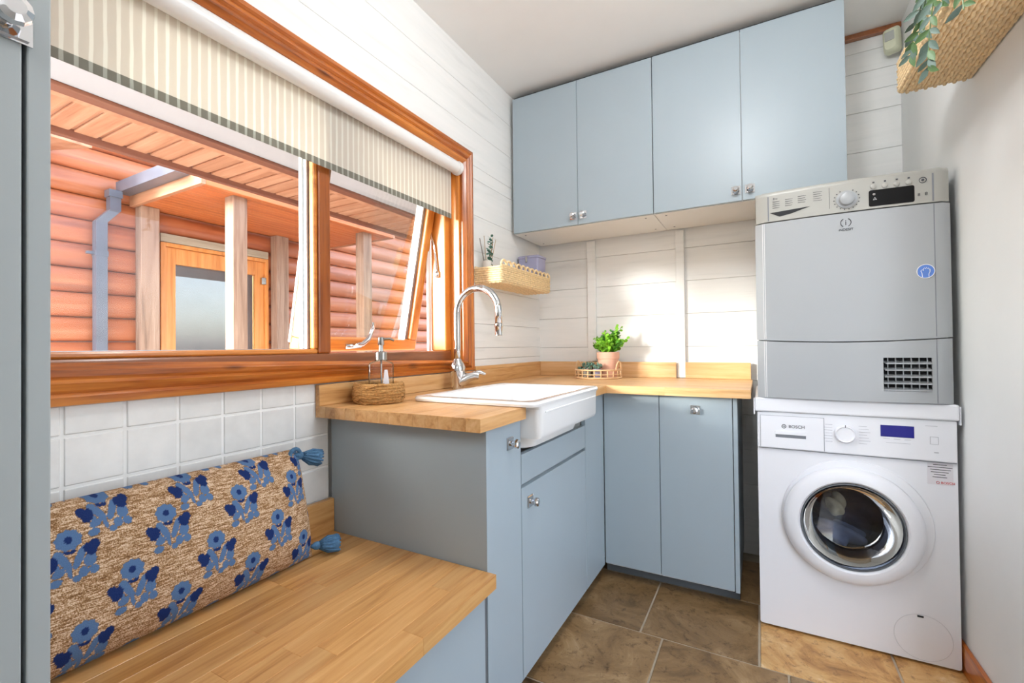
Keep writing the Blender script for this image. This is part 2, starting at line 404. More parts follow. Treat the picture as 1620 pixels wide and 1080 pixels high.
box('jamb', 'upvc', dw1, XR-.012, XR+.11, .78, .7995, 0, 2.07, .002); box('jamb', 'upvc', dw1, XR-.012, XR+.11, 1.5005, 1.52, 0, 2.07, .002); box('head', 'upvc', dw1, XR-.012, XR+.11, .80, 1.50, 2.03, 2.0495, .002)
wf = struct('wall_front', (0,YF,0)); box('plaster', 'white_wall', wf, XL-.1, XR+.1, YF-.1, YF, -.05, ZC, 0)
br = struct('baseboard_right', (XR,0,0), 'brown wooden skirting along the right wall')
box('skirting_board', 'pine', br, XR-.014, XR, 1.522, 2.70, 0, .096, .004)
# back wall: horizontal whitewashed boards and two battens
wb = struct('wall_back', (0,YB,0), 'whitewashed horizontal boards on the back wall')
box('backing', 'seam', wb, XL-.1, XR+.1, YB+.018, YB+.1, -.05, ZC, 0)
zj = [0,.185,.372,.558,.744,.93,1.115,1.303,1.49,1.678,1.865,2.052,2.246,2.345,2.44,2.54,ZC]
for a, b_ in zip(zj, zj[1:]):
    box('wall_board', 'board', wb, XL-.05, XR, YB, YB+.03, a+.0006, b_-.0006, .0022)
for x0, x1, z0 in ((-.948,-.894,1.028),(-.417,-.371,.938)):
    box('batten', 'board', wb, x0, x1, YB-.022, YB-.0005, z0, 1.78, .003)
t2 = struct('trim_2', (.4,YB,2.6), 'brown wooden strip under the ceiling on the back wall')
box('strip', 'brownframe', t2, -1.25, XR, YB-.03, YB-.0005, 2.598, ZC-.001, .004)
# left wall with the window opening (y WY0..WY1, z WZ0..WZ1)
WY0, WY1, WZ0, WZ1 = .275, 1.84, 1.045, 2.035
wl = struct('wall_left', (XL,0,0), 'white boarded wall with the window and a tiled strip')
b = B(); XO = XL-.20
b.box(XO, XL-.02, YF, YB+.1, -.05, WZ0, 0).box(XO, XL-.02, YF, YB+.1, WZ1, ZC, 0).box(XO, XL-.02, YF, WY0, WZ0, WZ1, 0).box(XO, XL-.02, WY1, YB+.1, WZ0, WZ1, 0)
b.out('wall_core', 'white_wall', wl)
zl = [1.06,1.12,1.246,1.435,1.625,1.81,2.0,2.068,2.25,2.44,ZC]
for a, b_ in zip(zl, zl[1:]):
    if a >= 2.068: box('wall_board', 'board', wl, XL-.022, XL, YF, YB, a+.0006, b_-.0006, .0016)
    else: box('wall_board', 'board', wl, XL-.022, XL, WY1+.01, YB, a+.0006, b_-.0006, .0016)
box('wall_board', 'board', wl, XL-.022, XL, 1.0, YB, .90, 1.06-.001, .003)
box('grout_bed', 'grout', wl, XL-.02, XL-.0022, -.5, 1.05, .40, 1.05, 0)
ty = [.381+.1085*k for k in range(-5,7)]; tz = [.400,.5106,.619,.728,.8365,.945,1.035]
ty = [y for y in ty if y < 1.02]+[1.053]
for i in range(len(ty)-1):
    for k in range(len(tz)-1):
        if ty[i+1] < .15 or tz[k+1] < .52: continue
        d = random.uniform(-.0008,.0008)
        o = B().box(XL-.010, XL+d, ty[i]+.003, ty[i+1]-.003, tz[k]+.003, tz[k+1]-.003, .0025).out('wall_tile', 'tile', wl)

# architrave round the window: four moulded lengths
tr = struct('trim_1', (XL,1,1.5), 'orange stained moulded pine architrave round the window')
prof = [(0,.000),(.004,.022),(.022,.026),(.030,.018),(.036,.022),(.052,.028),(.060,.020),(.066,.024),(.080,.027),(.090,.018),(.096,.012)]  # (distance inwards, height)
oy0, oy1, oz0, oz1 = .188, 1.925, 1.008, 2.118
def corner(t, d):
    s = t*1.0
    return [(oy0+s, oz0+s), (oy1-s*.90, oz0+s*.55), (oy1-s*.90, oz1-s*.88), (oy0+s, oz1-s*.88)]
for i, (nm, mt) in enumerate((('lower_moulding','pine'),('side_moulding','pine_z'),('upper_moulding','pine'),('side_moulding','pine_z'))):
    bb = B(); A = []; C2 = []
    for t, h in prof:
        p, q = corner(t, 0)[i], corner(t, 0)[(i+1)%4]
        A.append(Vector((XL+h, p[0], p[1]))); C2.append(Vector((XL+h, q[0], q[1])))
    A = [Vector((XL-.001, A[0].y, A[0].z))]+A+[Vector((XL-.012, A[-1].y, A[-1].z))]
    C2 = [Vector((XL-.001, C2[0].y, C2[0].z))]+C2+[Vector((XL-.012, C2[-1].y, C2[-1].z))]
    bb.loft([A, C2], True, True); bb.out(nm, mt, tr)
# window: frame, mullion, fixed glazing, top-hung open sash
wn = struct('window_1', (XL-.1,1,1.5), 'two-pane brown timber window with the right sash hung open')
FX0, FX1 = XL-.145, XL-.055       # frame depth
box('reveal_sill', 'brownframe', wn, XL-.06, XL-.001, WY0, WY1, WZ0-.012, WZ0+.012, .002)
box('reveal_head', 'pine', wn, XL-.06, XL-.001, WY0, WY1, WZ1-.015, WZ1+.006, .002)
box('reveal_side', 'sash_z', wn, XL-.06, XL-.001, WY1-.014, WY1+.006, WZ0+.012, WZ1-.015, .002)
box('frame_rail', 'brownframe', wn, FX0, FX1, WY0, WY1, WZ0, 1.108, .006)
box('frame_rail', 'brownframe', wn, FX0, FX1, WY0, WY1, 1.985, WZ1, .006)
box('frame_stile', 'sash_z', wn, FX0, FX1, 1.785, WY1, 1.108, 1.985, .006)
box('frame_stile', 'brownframe_z', wn, FX0, FX1, WY0, .335, 1.108, 1.985, .006)
box('mullion', 'brownframe_z', wn, FX0, FX1, 1.058, 1.110, 1.108, 1.985, .006)
b = B(); b.box(FX1-.03, FX1-.004, .335, 1.058, 1.108, 1.124, .005).box(FX1-.03, FX1-.004, 1.042, 1.058, 1.124, 1.985, .005).out('glazing_bead', 'sash', wn)
b = B().box(FX1-.047, FX1-.031, .335, 1.058, 1.108, 1.126, 0).box(FX1-.047, FX1-.031, 1.034, 1.058, 1.126, 1.985, 0); b.out('glazing_spacer', 'spacer', wn)
box('weather_strip', 'upvc', wn, FX1-.062, FX1-.048, 1.028, 1.057, 1.11, 1.985, 0)
box('pane', 'glass', wn, FX1-.041, FX1-.037, .335, 1.04, 1.12, 1.985, 0)
box('frame_seal', 'upvc', wn, FX0-.012, FX0-.001, 1.765, 1.785, 1.108, 1.985, 0)
# sash pieces are built closed then swung about the top edge
ang = R(11.2); HZ, HX = 1.985, XL-.07
def swing(bb):
    m = Matrix.Translation((HX,0,HZ)) @ Matrix.Rotation(ang, 4, 'Y') @ Matrix.Translation((-HX,0,-HZ))
    bb.bm.transform(m); return bb
sx0, sx1, sy0, sy1, sz0, sz1 = HX-.062, HX, 1.116, 1.778, 1.095, 1.980
swing(B().box(sx0,sx1,sy0,sy1,sz0,sz0+.052,.006)).out('sash_rail', 'sash', wn)
swing(B().box(sx0,sx1,sy0,sy1,sz1-.05,sz1,.006)).out('sash_rail', 'sash', wn)
swing(B().box(sx0,sx1,sy0,sy0+.046,sz0+.052,sz1-.05,.006)).out('sash_stile', 'post', wn)  # darker post wood on this stile; its shade is put into the colour
swing(B().box(sx0,sx1,sy1-.046,sy1,sz0+.052,sz1-.05,.006)).out('sash_stile', 'sash_z', wn)
swing(B().box(sx0+.014,sx1-.026,sy1-.062,sy1-.046,sz0+.05,sz1-.05,0).box(sx0+.014,sx1-.026,sy0+.046,sy0+.058,sz0+.05,sz1-.05,0)).out('glazing_spacer', 'spacer', wn)
swing(B().box(sx0-.004,sx0+.013,sy1-.064,sy1-.03,sz0+.03,sz1-.04,0).box(sx0-.004,sx0+.008,sy0-.003,sy0+.008,sz0+.03,sz1-.04,0)).out('weather_strip', 'upvc', wn)
swing(B().box(sx0+.026,sx0+.030,sy0+.04,sy1-.04,sz0+.05,sz1-.05,0)).out('pane', 'glass', wn)
# casement handle on the bottom rail
hb = B(); hx = sx1+.004; hy, hz = 1.385, sz0+.026
hb.tube([(hx,hy-.055,hz-.004),(hx+.004,hy+.02,hz)], .011, 10)
hb.tube([(hx+.006,hy-.02,hz),(hx+.028,hy+.010,hz+.012),(hx+.034,hy+.034,hz+.036),(hx+.034,hy+.048,hz+.07),(hx+.032,hy+.052,hz+.108)], [.009,.010,.010,.009,.007], 10)
swing(hb).out('casement_handle', 'chrome', wn, True)
B().tube([(XL-.10,1.780,1.50),(XL-.115,1.776,1.62),(XL-.135,1.772,1.70)], .006, 8).tube([(XL-.10,1.781,1.47),(XL-.10,1.781,1.50)], .011, 8).out('friction_stay', 'chrome', wn, True)

# ------------------------------------------------------------------ roller blind
rb = thing('roller_blind', 'cream striped roller blind half lowered over the window', 'blind', (XL+.0,.95,1.755))
YB0, YB1 = .285, 1.806
b = B(); n = 2
b.box(XL-.033, XL-.031, YB0, YB1, 1.757, 2.0, 0); fab = b.out('fabric', 'blind', rb)
B().tube([(XL-.003,YB0,2.005),(XL-.003,YB1+.002,2.005)], .030, 24).out('roller_tube', 'upvc', rb, 'auto')
B().lathe((XL-.003,YB1+.003,2.005), [(.012,0),(.032,0),(.034,.003),(.034,.018),(.02,.022)], 24, 'y', True, True).box(XL-.02,XL+.014,YB1+.014,YB1+.0195,2.0,2.035,.002).out('end_bracket', 'upvc', rb, 'auto')

# ------------------------------------------------------------------ tall cupboard at the left edge
tc = thing('tall_cupboard', 'tall blue-grey cupboard cut off by the left edge of the photo', 'cupboard', (-.96,-.15,0))
box('carcass', 'white_mel', tc, -1.26, -.662, -.46, .162, 0, 2.45, .002)
box('end_panel', 'tall_shaded', tc, -1.28, -.643, .1635, .1815, 0, 2.45, .0015)
d = box('door', 'tall_shaded', tc, -.661, -.640, -.46, .1595, .07, 2.45, .0015); knob(d, (-.640,.147,1.45), 'x')

# ------------------------------------------------------------------ wall cupboards
def wall_cup(label, xa, xm, xb, z0=1.786, z1=2.582, yf=2.3415, mid=.0018):
    t = thing('wall_cupboard', label, 'cupboard', ((xa+xb)/2, YB-.2, z0), 'blue-grey wall cupboards under the ceiling')
    box('carcass', 'white_mel', t, xa, xb, yf+.019, YB-.024, z0, z1, .001)
    for i, (a, b_) in enumerate(((xa, xm), (xm, xb))):
        d = box('door', 'blue', t, a+.0012, b_-.0012, yf, yf+.0178, z0+.003, z1, .0012)
        kx = b_-.026 if i == 0 else a+.032
        knob(d, (kx, yf, 1.838), 'y')
    for x in (xa+.05, xb-.05):
        for y in (yf+.06, YB-.09): B().lathe((x,y,z0), [(.0001,-.0012),(.005,-.0012),(.005,0)], 10).out('screw_cap', 'seam', t)
    return t
wall_cup('blue-grey two-door wall cupboard in the corner by the window wall', -1.264, -.863, -.4615)
wall_cup('blue-grey two-door wall cupboard above the dryer', -.4595, -.061, .334)
fp = struct('trim_3', (-.46,2.4,2.59)); box('filler_strip', 'dark', fp, -1.262, .332, 2.36, YB-.032, 2.5835, 2.597, 0)

# ------------------------------------------------------------------ base units
XD = -.675    # door face of the run under the window
YD = 2.151    # door face of the run along the back wall
ZT = .899     # underside of the worktop
bc = thing('base_cabinet', 'narrow blue-grey base unit at the end of the sink run, grey end panel', 'cabinet', (-.97,1.17,0))
box('end_panel', 'blue', bc, -1.282, -.662, 1.055, 1.073, 0, ZT-.001, .001)
box('carcass', 'white_mel', bc, -1.275, XD-.021, 1.0735, 1.2835, .06, ZT-.002, .001)
d = box('door', 'blue', bc, XD-.019, XD, 1.0755, 1.283, .064, ZT-.004, .0012); knob(d, (XD,1.21,.830), 'x')
sc = thing('sink_cabinet', 'blue-grey base unit with one door under the white sink', 'cabinet', (-.97,1.59,0))
box('carcass', 'white_mel', sc, -1.275, XD-.021, 1.2855, 1.8875, .06, .745, .001)
d = box('door', 'blue', sc, XD-.019, XD, 1.2865, 1.887, .064, .670, .0012); knob(d, (XD,1.342,.615), 'x')
box('drawer_front', 'blue', sc, XD-.019, XD, 1.2865, 1.887, .6825, .778, .0012)
cc = thing('corner_cabinet', 'blue-grey corner unit between sink run and back run, no handle', 'cabinet', (-.9,2.3,0))
box('carcass', 'white_mel', cc, -1.275, -.70, 1.8905, 2.715, .06, ZT-.002, .001)
box('filler_panel', 'blue', cc, XD-.019, XD, 1.891, 2.149, .064, ZT-.004, .0012)
c2 = thing('base_cabinet', 'plain blue-grey base unit without a knob left of the knobbed door', 'cabinet', (-.545,2.4,0))
box('carcass', 'white_mel', c2, -.672, -.414, YD+.021, 2.715, .06, ZT-.002, .001)
box('door', 'blue', c2, -.672, -.4125, YD, YD+.019, .072, ZT-.004, .0012)
c3 = thing('base_cabinet', 'blue-grey base unit with a square chrome knob beside the washing machine', 'cabinet', (-.25,2.4,0))
box('carcass', 'white_mel', c3, -.411, -.111, YD+.021, 2.715, .06, ZT-.002, .001)
d = box('door', 'blue', c3, -.4095, -.1085, YD, YD+.019, .072, ZT-.004, .0012); knob(d, (-.2555,YD,.836), 'y')
box('end_panel', 'blue', c3, -.1055, -.0885, YD+.002, 2.715, .066, ZT-.002, .001)
pl = thing('plinth', 'dark grey plinth below the back run of base units', 'plinth', (-.38,2.2,0))
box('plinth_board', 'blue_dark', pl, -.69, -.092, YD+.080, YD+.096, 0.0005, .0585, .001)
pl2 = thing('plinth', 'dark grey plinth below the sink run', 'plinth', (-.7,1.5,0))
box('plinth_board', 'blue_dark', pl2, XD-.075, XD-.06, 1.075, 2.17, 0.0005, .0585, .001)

# ------------------------------------------------------------------ worktop of oak staves (L shape, cut round the sink) with upstands
wt = thing('worktop', 'L-shaped oak butcher-block worktop carrying the white sink', 'worktop', (-.97,1.6,ZT))
ZW = .936; g = .0004
def staves(parent, mat, x0, x1, y0, y1, z0, z1, along, wd, lens, name='stave'):
    a0, a1, b0, b1 = (y0, y1, x0, x1) if along == 'y' else (x0, x1, y0, y1)
    n = max(1, round((b1-b0)/wd)); dw = (b1-b0)/n
    for i in range(n):
        c = a0-random.uniform(0, lens*.8) if a1-a0 > lens*.5 else a0
        while c < a1-1e-6:
            e = c+random.uniform(.7,1.3)*lens
            p, q = max(c, a0), min(e, a1)
            if a1-q < .05: q = a1; e = a1
            if q-p > .01:
                if along == 'y': B().box(b0+i*dw, b0+(i+1)*dw, p, q, z0, z1, .0007, 1).out(name, mat, parent)
                else: B().box(p, q, b0+i*dw, b0+(i+1)*dw, z0, z1, .0007, 1).out(name, mat, parent)
            c = e
staves(wt, 'oak_y', -1.288, -.644, .998, 1.262, ZT, ZW, 'y', .046, .8)
staves(wt, 'oak_y', -1.288, -1.070, 1.262, 2.722, ZT, ZW, 'y', .046, .7)
staves(wt, 'oak_y', -1.070, -.644, 1.856, 2.100, ZT, ZW, 'y', .046, .9)
staves(wt, 'oak_x', -1.070, -.0355, 2.100, 2.722, ZT, ZW, 'x', .046, .5)
up = box('upstand', 'oak_y', wt, -1.2885, -1.268, .998, 2.722, ZW+.0003, 1.006, .002)
up = box('upstand', 'oak_y', wt, -1.2885, -1.268, 1.93, 2.722, 1.0065, 1.026, .002)
box('upstand', 'oak_x', wt, -1.267, -.419, 2.7215-.0005, 2.743-.021, ZW+.0003, 1.026, .0005) if False else None
box('upstand', 'oak_x', wt, -1.267, -.419, 2.702, 2.7215, ZW+.0003, 1.026, .002)
box('upstand', 'oak_x', wt, -.3695, -.043, 2.702, 2.7215, ZW+.0003, 1.026, .002)

# ------------------------------------------------------------------ butler sink
sk = thing('sink', 'white ceramic apron-front sink set in the oak worktop', 'sink', (-.85,1.55,.83))
b = B()
L = [rrect(-1.055,-.612,1.287,1.845,.020,.832), rrect(-1.055,-.606,1.284,1.848,.022,.845), rrect(-1.055,-.604,1.283,1.849,.022,.925),
     rrect(-1.060,-.603,1.268,1.851,.022,.9375), rrect(-1.082,-.602,1.236,1.866,.026,.938), rrect(-1.084,-.600,1.234,1.868,.028,.946), rrect(-1.080,-.604,1.238,1.864,.028,.9535),
     rrect(-1.052,-.634,1.272,1.830,.040,.9535), rrect(-1.046,-.640,1.278,1.824,.045,.949), rrect(-1.030,-.652,1.298,1.806,.06,.84), rrect(-1.015,-.668,1.315,1.79,.07,.79), rrect(-.95,-.74,1.40,1.70,.07,.782)]
b.loft(L, True, True); b.out('basin', 'ceramic', sk, 'auto')
B().box(-.6045,-.6015,1.32,1.82,.912,.918,.001).out('apron_bead', 'ceramic', sk)
B().lathe((-.85,1.55,.7825), [(.0001,.002),(.035,.002),(.04,.0)], 24).out('plughole', 'chrome', sk, True)

# ------------------------------------------------------------------ tap
fx, fy = -1.19, 1.662
tp = thing('tap', 'chrome swan-neck mixer tap behind the sink', 'tap', (fx,fy,ZW))
B().lathe((fx,fy,ZW), [(.026,.0005),(.0265,.02),(.030,.05),(.035,.08),(.035,.098),(.029,.115),(.020,.128),(.016,.137)], 28, 'z', True, True).out('body', 'chrome', tp, 'auto')
cxa, cz_ = fx+.108, 1.275
path = [(fx,fy,1.06),(fx,fy,1.12),(fx,fy,1.2)]+[(cxa-.108*math.cos(R(a)), fy, cz_+.108*math.sin(R(a))) for a in range(0,181,12)]+[(fx+.216,fy,1.22)]
B().tube(path, .0155, 16).out('spout', 'chrome', tp, True)
B().lathe((fx+.216,fy,1.172), [(.012,0),(.0162,.001),(.0162,.034),(.0175,.036),(.0175,.05),(.0155,.052)], 20, 'z', True, True).out('nozzle', 'chrome', tp, 'auto')
b = B(); d = Vector((.75,.45,0)).normalized()
P = [Vector((fx,fy,1.0))+d*t+Vector((0,0,z)) for t, z in ((.0,-.035),(.03,-.02),(.05,-.008),(.075,-.002),(.095,-.004))]
b.tube(P, [.027,.026,.022,.020,.016], 16); b.out('valve_body', 'chrome', tp, 'auto')
b = B(); b.tube([P[3]+Vector((0,0,.006)),P[3]+d*.025+Vector((0,0,.014)),P[3]+d*.05+Vector((0,0,.004))], [.013,.010,.006], 12); b.out('lever', 'chrome', tp, 'auto')

# ------------------------------------------------------------------ bench
bn = thing('bench', 'low oak-topped bench with blue-grey front below the window', 'bench', (-.95,.6,0))
ZB = .512
staves(bn, 'bench_oak', -1.286, -.632, .184, 1.052, ZB-.038, ZB, 'y', .058, .62)
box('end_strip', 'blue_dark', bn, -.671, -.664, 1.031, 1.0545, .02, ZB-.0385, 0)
box('front_panel', 'blue', bn, -.672, -.655, .184, 1.030, .02, ZB-.0385, .0012)
box('carcass', 'white_mel', bn, -1.27, -.6735, .19, 1.05, .02, ZB-.0385, .001)
box('upstand', 'bench_oak', bn, -1.2855, -1.266, .184, 1.053, ZB+.0004, .622, .0015)

# ------------------------------------------------------------------ cushion
ck = thing('cushion', 'long jute cushion with blue flower print leaning on the wall tiles', 'cushion', (-1.2,.53,ZB))
LU, LV, TT = .70, .318, .088
NU, NV = 420, 200
HEADS = [(y, z) for z, y0 in ((.895,.335),(.823,.410),(.752,.349),(.664,.437),(.585,.361),(.505,.445)) for y in [y0+.1585*k for k in range(-2,5)]]
LB, NB = srgb(86,116,156), srgb(32,50,100)
def motif(u, v):
    """(u,v) relative to the flower head centre; returns colour or None"""
    def el(cx, cy, rx, ry, rot=0):
        x, y = u-cx, v-cy; c, s = math.cos(R(rot)), math.sin(R(rot)); x, y = x*c+y*s, -x*s+y*c
        return (x/rx)**2+(y/ry)**2 < 1+.12*math.sin(9*math.atan2(y, x))
    if el(0,0,.0058,.0066): return NB
    if el(0,0,.0195,.0185): return LB
    if el(-.004,-.0215,.0055,.0035,-35) or el(.004,-.0215,.0055,.0035,35): return NB
    if el(.029,-.025,.0095,.0125,25) or el(.0355,-.0185,.0085,.0095,-20) or el(-.027,-.036,.0095,.0135,-20) or el(-.0335,-.029,.0085,.0100,20): return NB
    for e in ((.012,-.036,.0062,.021,-25),(-.010,-.034,.0068,.020,25),(.027,-.044,.0095,.0125,-10),(-.018,-.053,.010,.0075,30),(.016,-.062,.0075,.0095,0),
              (-.004,-.052,.0038,.018,8),(.006,-.071,.0065,.006,0),(-.023,-.069,.0095,.007,10),(.031,-.063,.0075,.0085,20),(.019,-.024,.0070,.0065,0),(-.0165,-.0215,.007,.0065,0),
              (-.020,-.042,.0045,.007,20)):
        if el(*e): return LB
    return None
PH = {}
def printed(y, z):
    for hy, hz in HEADS:
        if abs(y-hy) < .048 and -.085 < z-hz < .025:
            c = motif(y-hy, z-hz)
            if c: return c
    return None
bm = bmesh.new(); lay = bm.verts.layers.float_color.new('print')
tilt = R(13)
def cpt(i, j, side):
    a, c = 2*i/NU-1, 2*j/NV-1
    pin = 1-.035*(abs(a)**2)*(1-abs(c)**3); pin2 = 1-.04*(abs(c)**2)*(1-abs(a)**3)
    th = TT*(max(0,1-abs(a)**5)**.55)*(max(0,1-abs(c)**3.2)**.6)*(.94+.06*math.sin(3*a+1)*math.cos(2*c))
    return a*LU/2*pin2, c*LV/2*pin, side*th
grid = {}
for side in (1, -1):
    st = 1 if side == 1 else 10
    for i in range(0, NU+1, st):
        for j in range(0, NV+1, st):
            if side == -1 and (i in (0,NU) or j in (0,NV)) : continue
            u, v, wv = cpt(i, j, side)
            x = -1.204+wv*(1 if side > 0 else .55); z0 = v
            X = x*1.0; zz = z0
            dx = X+1.204
            px = -1.204+dx*math.cos(tilt)-zz*math.sin(tilt); pz = ZB+.157+zz*math.cos(tilt)+dx*math.sin(tilt)
            vt = bm.verts.new((px, .540+u, pz))
            if side == 1:
                c = printed(.540+u, ZB+.157+zz*.98)
                vt[lay] = (c[0],c[1],c[2],1) if c else (0,0,0,0)
            else: vt[lay] = (0,0,0,0)
            grid[(side,i,j)] = vt
for i in range(NU):
    for j in range(NV):
        bm.faces.new([grid[(1,i,j)],grid[(1,i+1,j)],grid[(1,i+1,j+1)],grid[(1,i,j+1)]])
gb = lambda i, j: grid.get((-1,i,j)) or grid[(1,i,j)]
for i in range(0,NU,10):
    for j in range(0,NV,10):
        bm.faces.new([gb(i,j),gb(i,j+10),gb(i+10,j+10),gb(i+10,j)])
cb = B(); cb.bm.free(); cb.bm = bm
cb.out('cover', 'cushion', ck, True)
def tassel(p, d):
    p, d = Vector(p), Vector(d).normalized(); b = B()
    b.tube([p, p+d*.012, p+d*.02, p+d*.026], [.004,.011,.012,.008], 12)
    b.tube([p+d*.024, p+d*.034, p+d*.055, p+d*.075], [.010,.017,.023,.026], 14)
    for k in range(14):
        a = 2*math.pi*k/14; o1 = d.orthogonal().normalized(); o2 = d.cross(o1)
        q = o1*math.cos(a)+o2*math.sin(a)
        b.tube([p+d*.026+q*.009, p+d*.05+q*.022, p+d*.08+q*random.uniform(.018,.026)], .0035, 5)
    b.out('tassel', 'tassel', ck, True)
tassel((-1.222,.872,ZB+.298), (.35,.9,-.28)); tassel((-1.155,.876,ZB+.038), (.35,.9,-.12))
B().ring((-1.215,.870,ZB+.300), .016, .006, 14, 8, 'x').out('tassel_loop', 'tassel', ck, True)

# ------------------------------------------------------------------ soap dispenser in jute basket
bx, by = -1.172, 1.166
jb = thing('jute_basket', 'round coiled jute basket on the worktop end', 'basket', (bx,by,ZW))
b = B().lathe((bx,by,ZW+.0006), [(.0001,0),(.074,0),(.078,.003),(.0001,.004)], 32); b.out('base', 'jute', jb)
b = B()
for k in range(7):
    b.ring((bx+random.uniform(-.001,.001),by,ZW+.0065+.0093*k), .078+.005*math.sin(math.pi*k/6), .0068, 44, 8, 'z', .0016)
for k in range(60):
    a = random.uniform(0,6.28); zz = ZW+random.uniform(.004,.066); r = .0855+.004*math.sin(math.pi*(zz-ZW)/.066)
    b.tube([(bx+r*math.cos(a+t*.22), by+r*math.sin(a+t*.22), zz+random.uniform(-.006,.006)) for t in range(4)], .0016, 5)
b.out('coils', 'jute', jb, True)
dx, dy = -1.166, 1.172
sd = thing('soap_dispenser', 'clear glass soap dispenser with chrome pump standing in the jute basket', 'dispenser', (dx,dy,ZW+.006))
hw = .0425; RZ = Matrix.Translation((dx,dy,0)) @ Matrix.Rotation(R(43),4,'Z')
def sq(h, r, z, k=.72): return rrect(-h,h,-h*k,h*k,r,z)
def rot(bb): bb.bm.transform(RZ); return bb
rot(B().loft([sq(hw-.003,.010,.943),sq(hw,.012,.947),sq(hw,.012,1.066),sq(hw-.004,.014,1.074),sq(.022,.014,1.080,1),sq(.018,.017,1.086,1)], True, False)).out('bottle', 'clearglass', sd, 'auto')
rot(B().loft([sq(hw-.004,.010,.945),sq(hw-.004,.010,.985)], True, True)).out('soap', 'soap', sd)
yl_ = -hw*.72
rot(B().loft([[Vector((x,yl_-.0004,z)) for x,z in ((.0,.955),(.034,.955),(.022,1.05),(.012,1.05))],[Vector((x,yl_-.0008,z)) for x,z in ((.0,.955),(.034,.955),(.022,1.05),(.012,1.05))]], True, True)).out('paper_label', 'label', sd)
rot(B().box(.010,.024,yl_-.0012,yl_-.0009,.990,1.000,0)).out('label_mark', 'maroon', sd)
b = B()
for k in range(14): b.tube([(-hw+.008+.0055*k,yl_-.0003,.95),(-hw+.008+.0055*k,yl_-.0003,1.062)], .0009, 5)
rot(b).out('glass_rib', 'clearglass', sd)
rot(B().lathe((0,0,1.084), [(.021,0),(.021,.026),(.017,.029),(.008,.030),(.007,.052)], 20, 'z', True, True).tube([(0,0,1.09),(0,0,.955)], .003, 8)).out('pump_collar', 'satin', sd, 'auto')
rot(B().lathe((0,0,1.135), [(.010,0),(.011,.002),(.011,.026),(.009,.028)], 16, 'z', True, True).tube([(0,0,1.155),(.03,-.005,1.157),(.044,-.008,1.151)], [.005,.0045,.004], 8)).out('pump_head', 'satin', sd, 'auto')

# ------------------------------------------------------------------ rattan tray with fern and succulent
tx, ty_ = -.832, 2.566
rt = thing('rattan_tray', 'round open rattan tray with two handles on the corner worktop', 'tray', (tx,ty_,ZW))
B().lathe((tx,ty_,ZW+.0006), [(.0001,0),(.132,0),(.132,.005),(.0001,.005)], 36).out('base', 'rattan', rt)
b = B().ring((tx,ty_,ZW+.006), .132, .005, 40).ring((tx,ty_,ZW+.026), .131, .003, 40).ring((tx,ty_,ZW+.050), .131, .0048, 40)
b.out('rim', 'rattan', rt, True)
b = B()
for k in range(22):
    a = 2*math.pi*k/22; p = Vector((tx+.131*math.cos(a), ty_+.131*math.sin(a), 0))
    b.tube([p+Vector((0,0,ZW+.004)), p+Vector((0,0,ZW+.05))], .0038, 6)
b.out('uprights', 'rattan', rt, True)
for a0 in (172, 352):
    pth = []
    for t in range(9):
        a = R(a0-16+4*t); h = .05+.048*math.sin(math.pi*t/8)**.5
        pth.append((tx+.131*math.cos(a), ty_+.131*math.sin(a), ZW+h))
    B().tube(pth, .004, 8).out('handle', 'rattan', rt, True)
px_, py_ = -.778, 2.585
fp_ = thing('potted_fern', 'bright green fern in a pale terracotta pot on the rattan tray', 'plant', (px_,py_,ZW+.006))
B().lathe((px_,py_,ZW+.0062), [(.052,0),(.055,.004),(.060,.105),(.064,.106),(.0655,.112),(.0655,.142),(.062,.145),(.057,.142),(.056,.125)], 32, 'z', True).out('pot', 'terra', fp_, 'auto')
B().lathe((px_,py_,ZW+.13), [(.0001,.004),(.03,.006),(.0565,0)], 24).out('soil', 'soil', fp_)
def frond(base, az, lean, length, wid):
    b = B(); d = Vector((math.cos(az), math.sin(az), 0)); P = []
    for k in range(9):
        t = k/8; P.append(Vector(base)+d*(lean*t**1.4)+Vector((0,0,length*(t-.18*t*t))))
    b.tube(P, .0013, 4)
    for k in range(2,9):
        t = k/8; l = wid*(.55+.6*math.sin(math.pi*min(1,t*.85+.05)))
        for m in range(3):
            dirn = (Vector((random.uniform(-1,1),random.uniform(-1,1),random.uniform(-.1,.7)))+d*.5*t).normalized()
            n_ = dirn.cross(Vector((random.uniform(-1,1),random.uniform(-1,1),random.uniform(-1,1)))).normalized()*(l*.36)
            q = P[k]; cu = dirn.cross(n_).normalized()*l*.12
            b.poly([q, q+dirn*l*.25+n_*.8, q+dirn*l*.45+n_*.7, q+dirn*l*.62+n_+cu, q+dirn*l*.85+n_*.5+cu, q+dirn*l+cu, q+dirn*l*.85-n_*.5+cu, q+dirn*l*.62-n_+cu, q+dirn*l*.45-n_*.7, q+dirn*l*.25-n_*.8])
    b.out('frond', 'fern' if random.random() < .7 else 'fern_dark', fp_)
for k in range(30):
    az = k*2.39996; rr = random.uniform(.005,.035); inner = k % 3 == 0
    frond((px_+rr*math.cos(az), py_+rr*math.sin(az)*.8, ZW+.132), az, random.uniform(.0,.035) if inner else random.uniform(.035,.078), random.uniform(.13,.17) if inner else random.uniform(.06,.125), random.uniform(.022,.030))
frond((px_+.02, py_, ZW+.135), 0, .03, .205, .024); frond((px_+.03, py_+.01, ZW+.135), .5, .045, .19, .022)
qx, qy = -.885, 2.525
sp_ = thing('succulent', 'small grey-green succulent in a clear tumbler on the rattan tray', 'plant', (qx,qy,ZW+.006))
B().lathe((qx,qy,ZW+.0062), [(.030,0),(.033,.004),(.036,.062),(.034,.062),(.031,.006)], 24, 'z', True).out('pot', 'clearglass', sp_, 'auto')
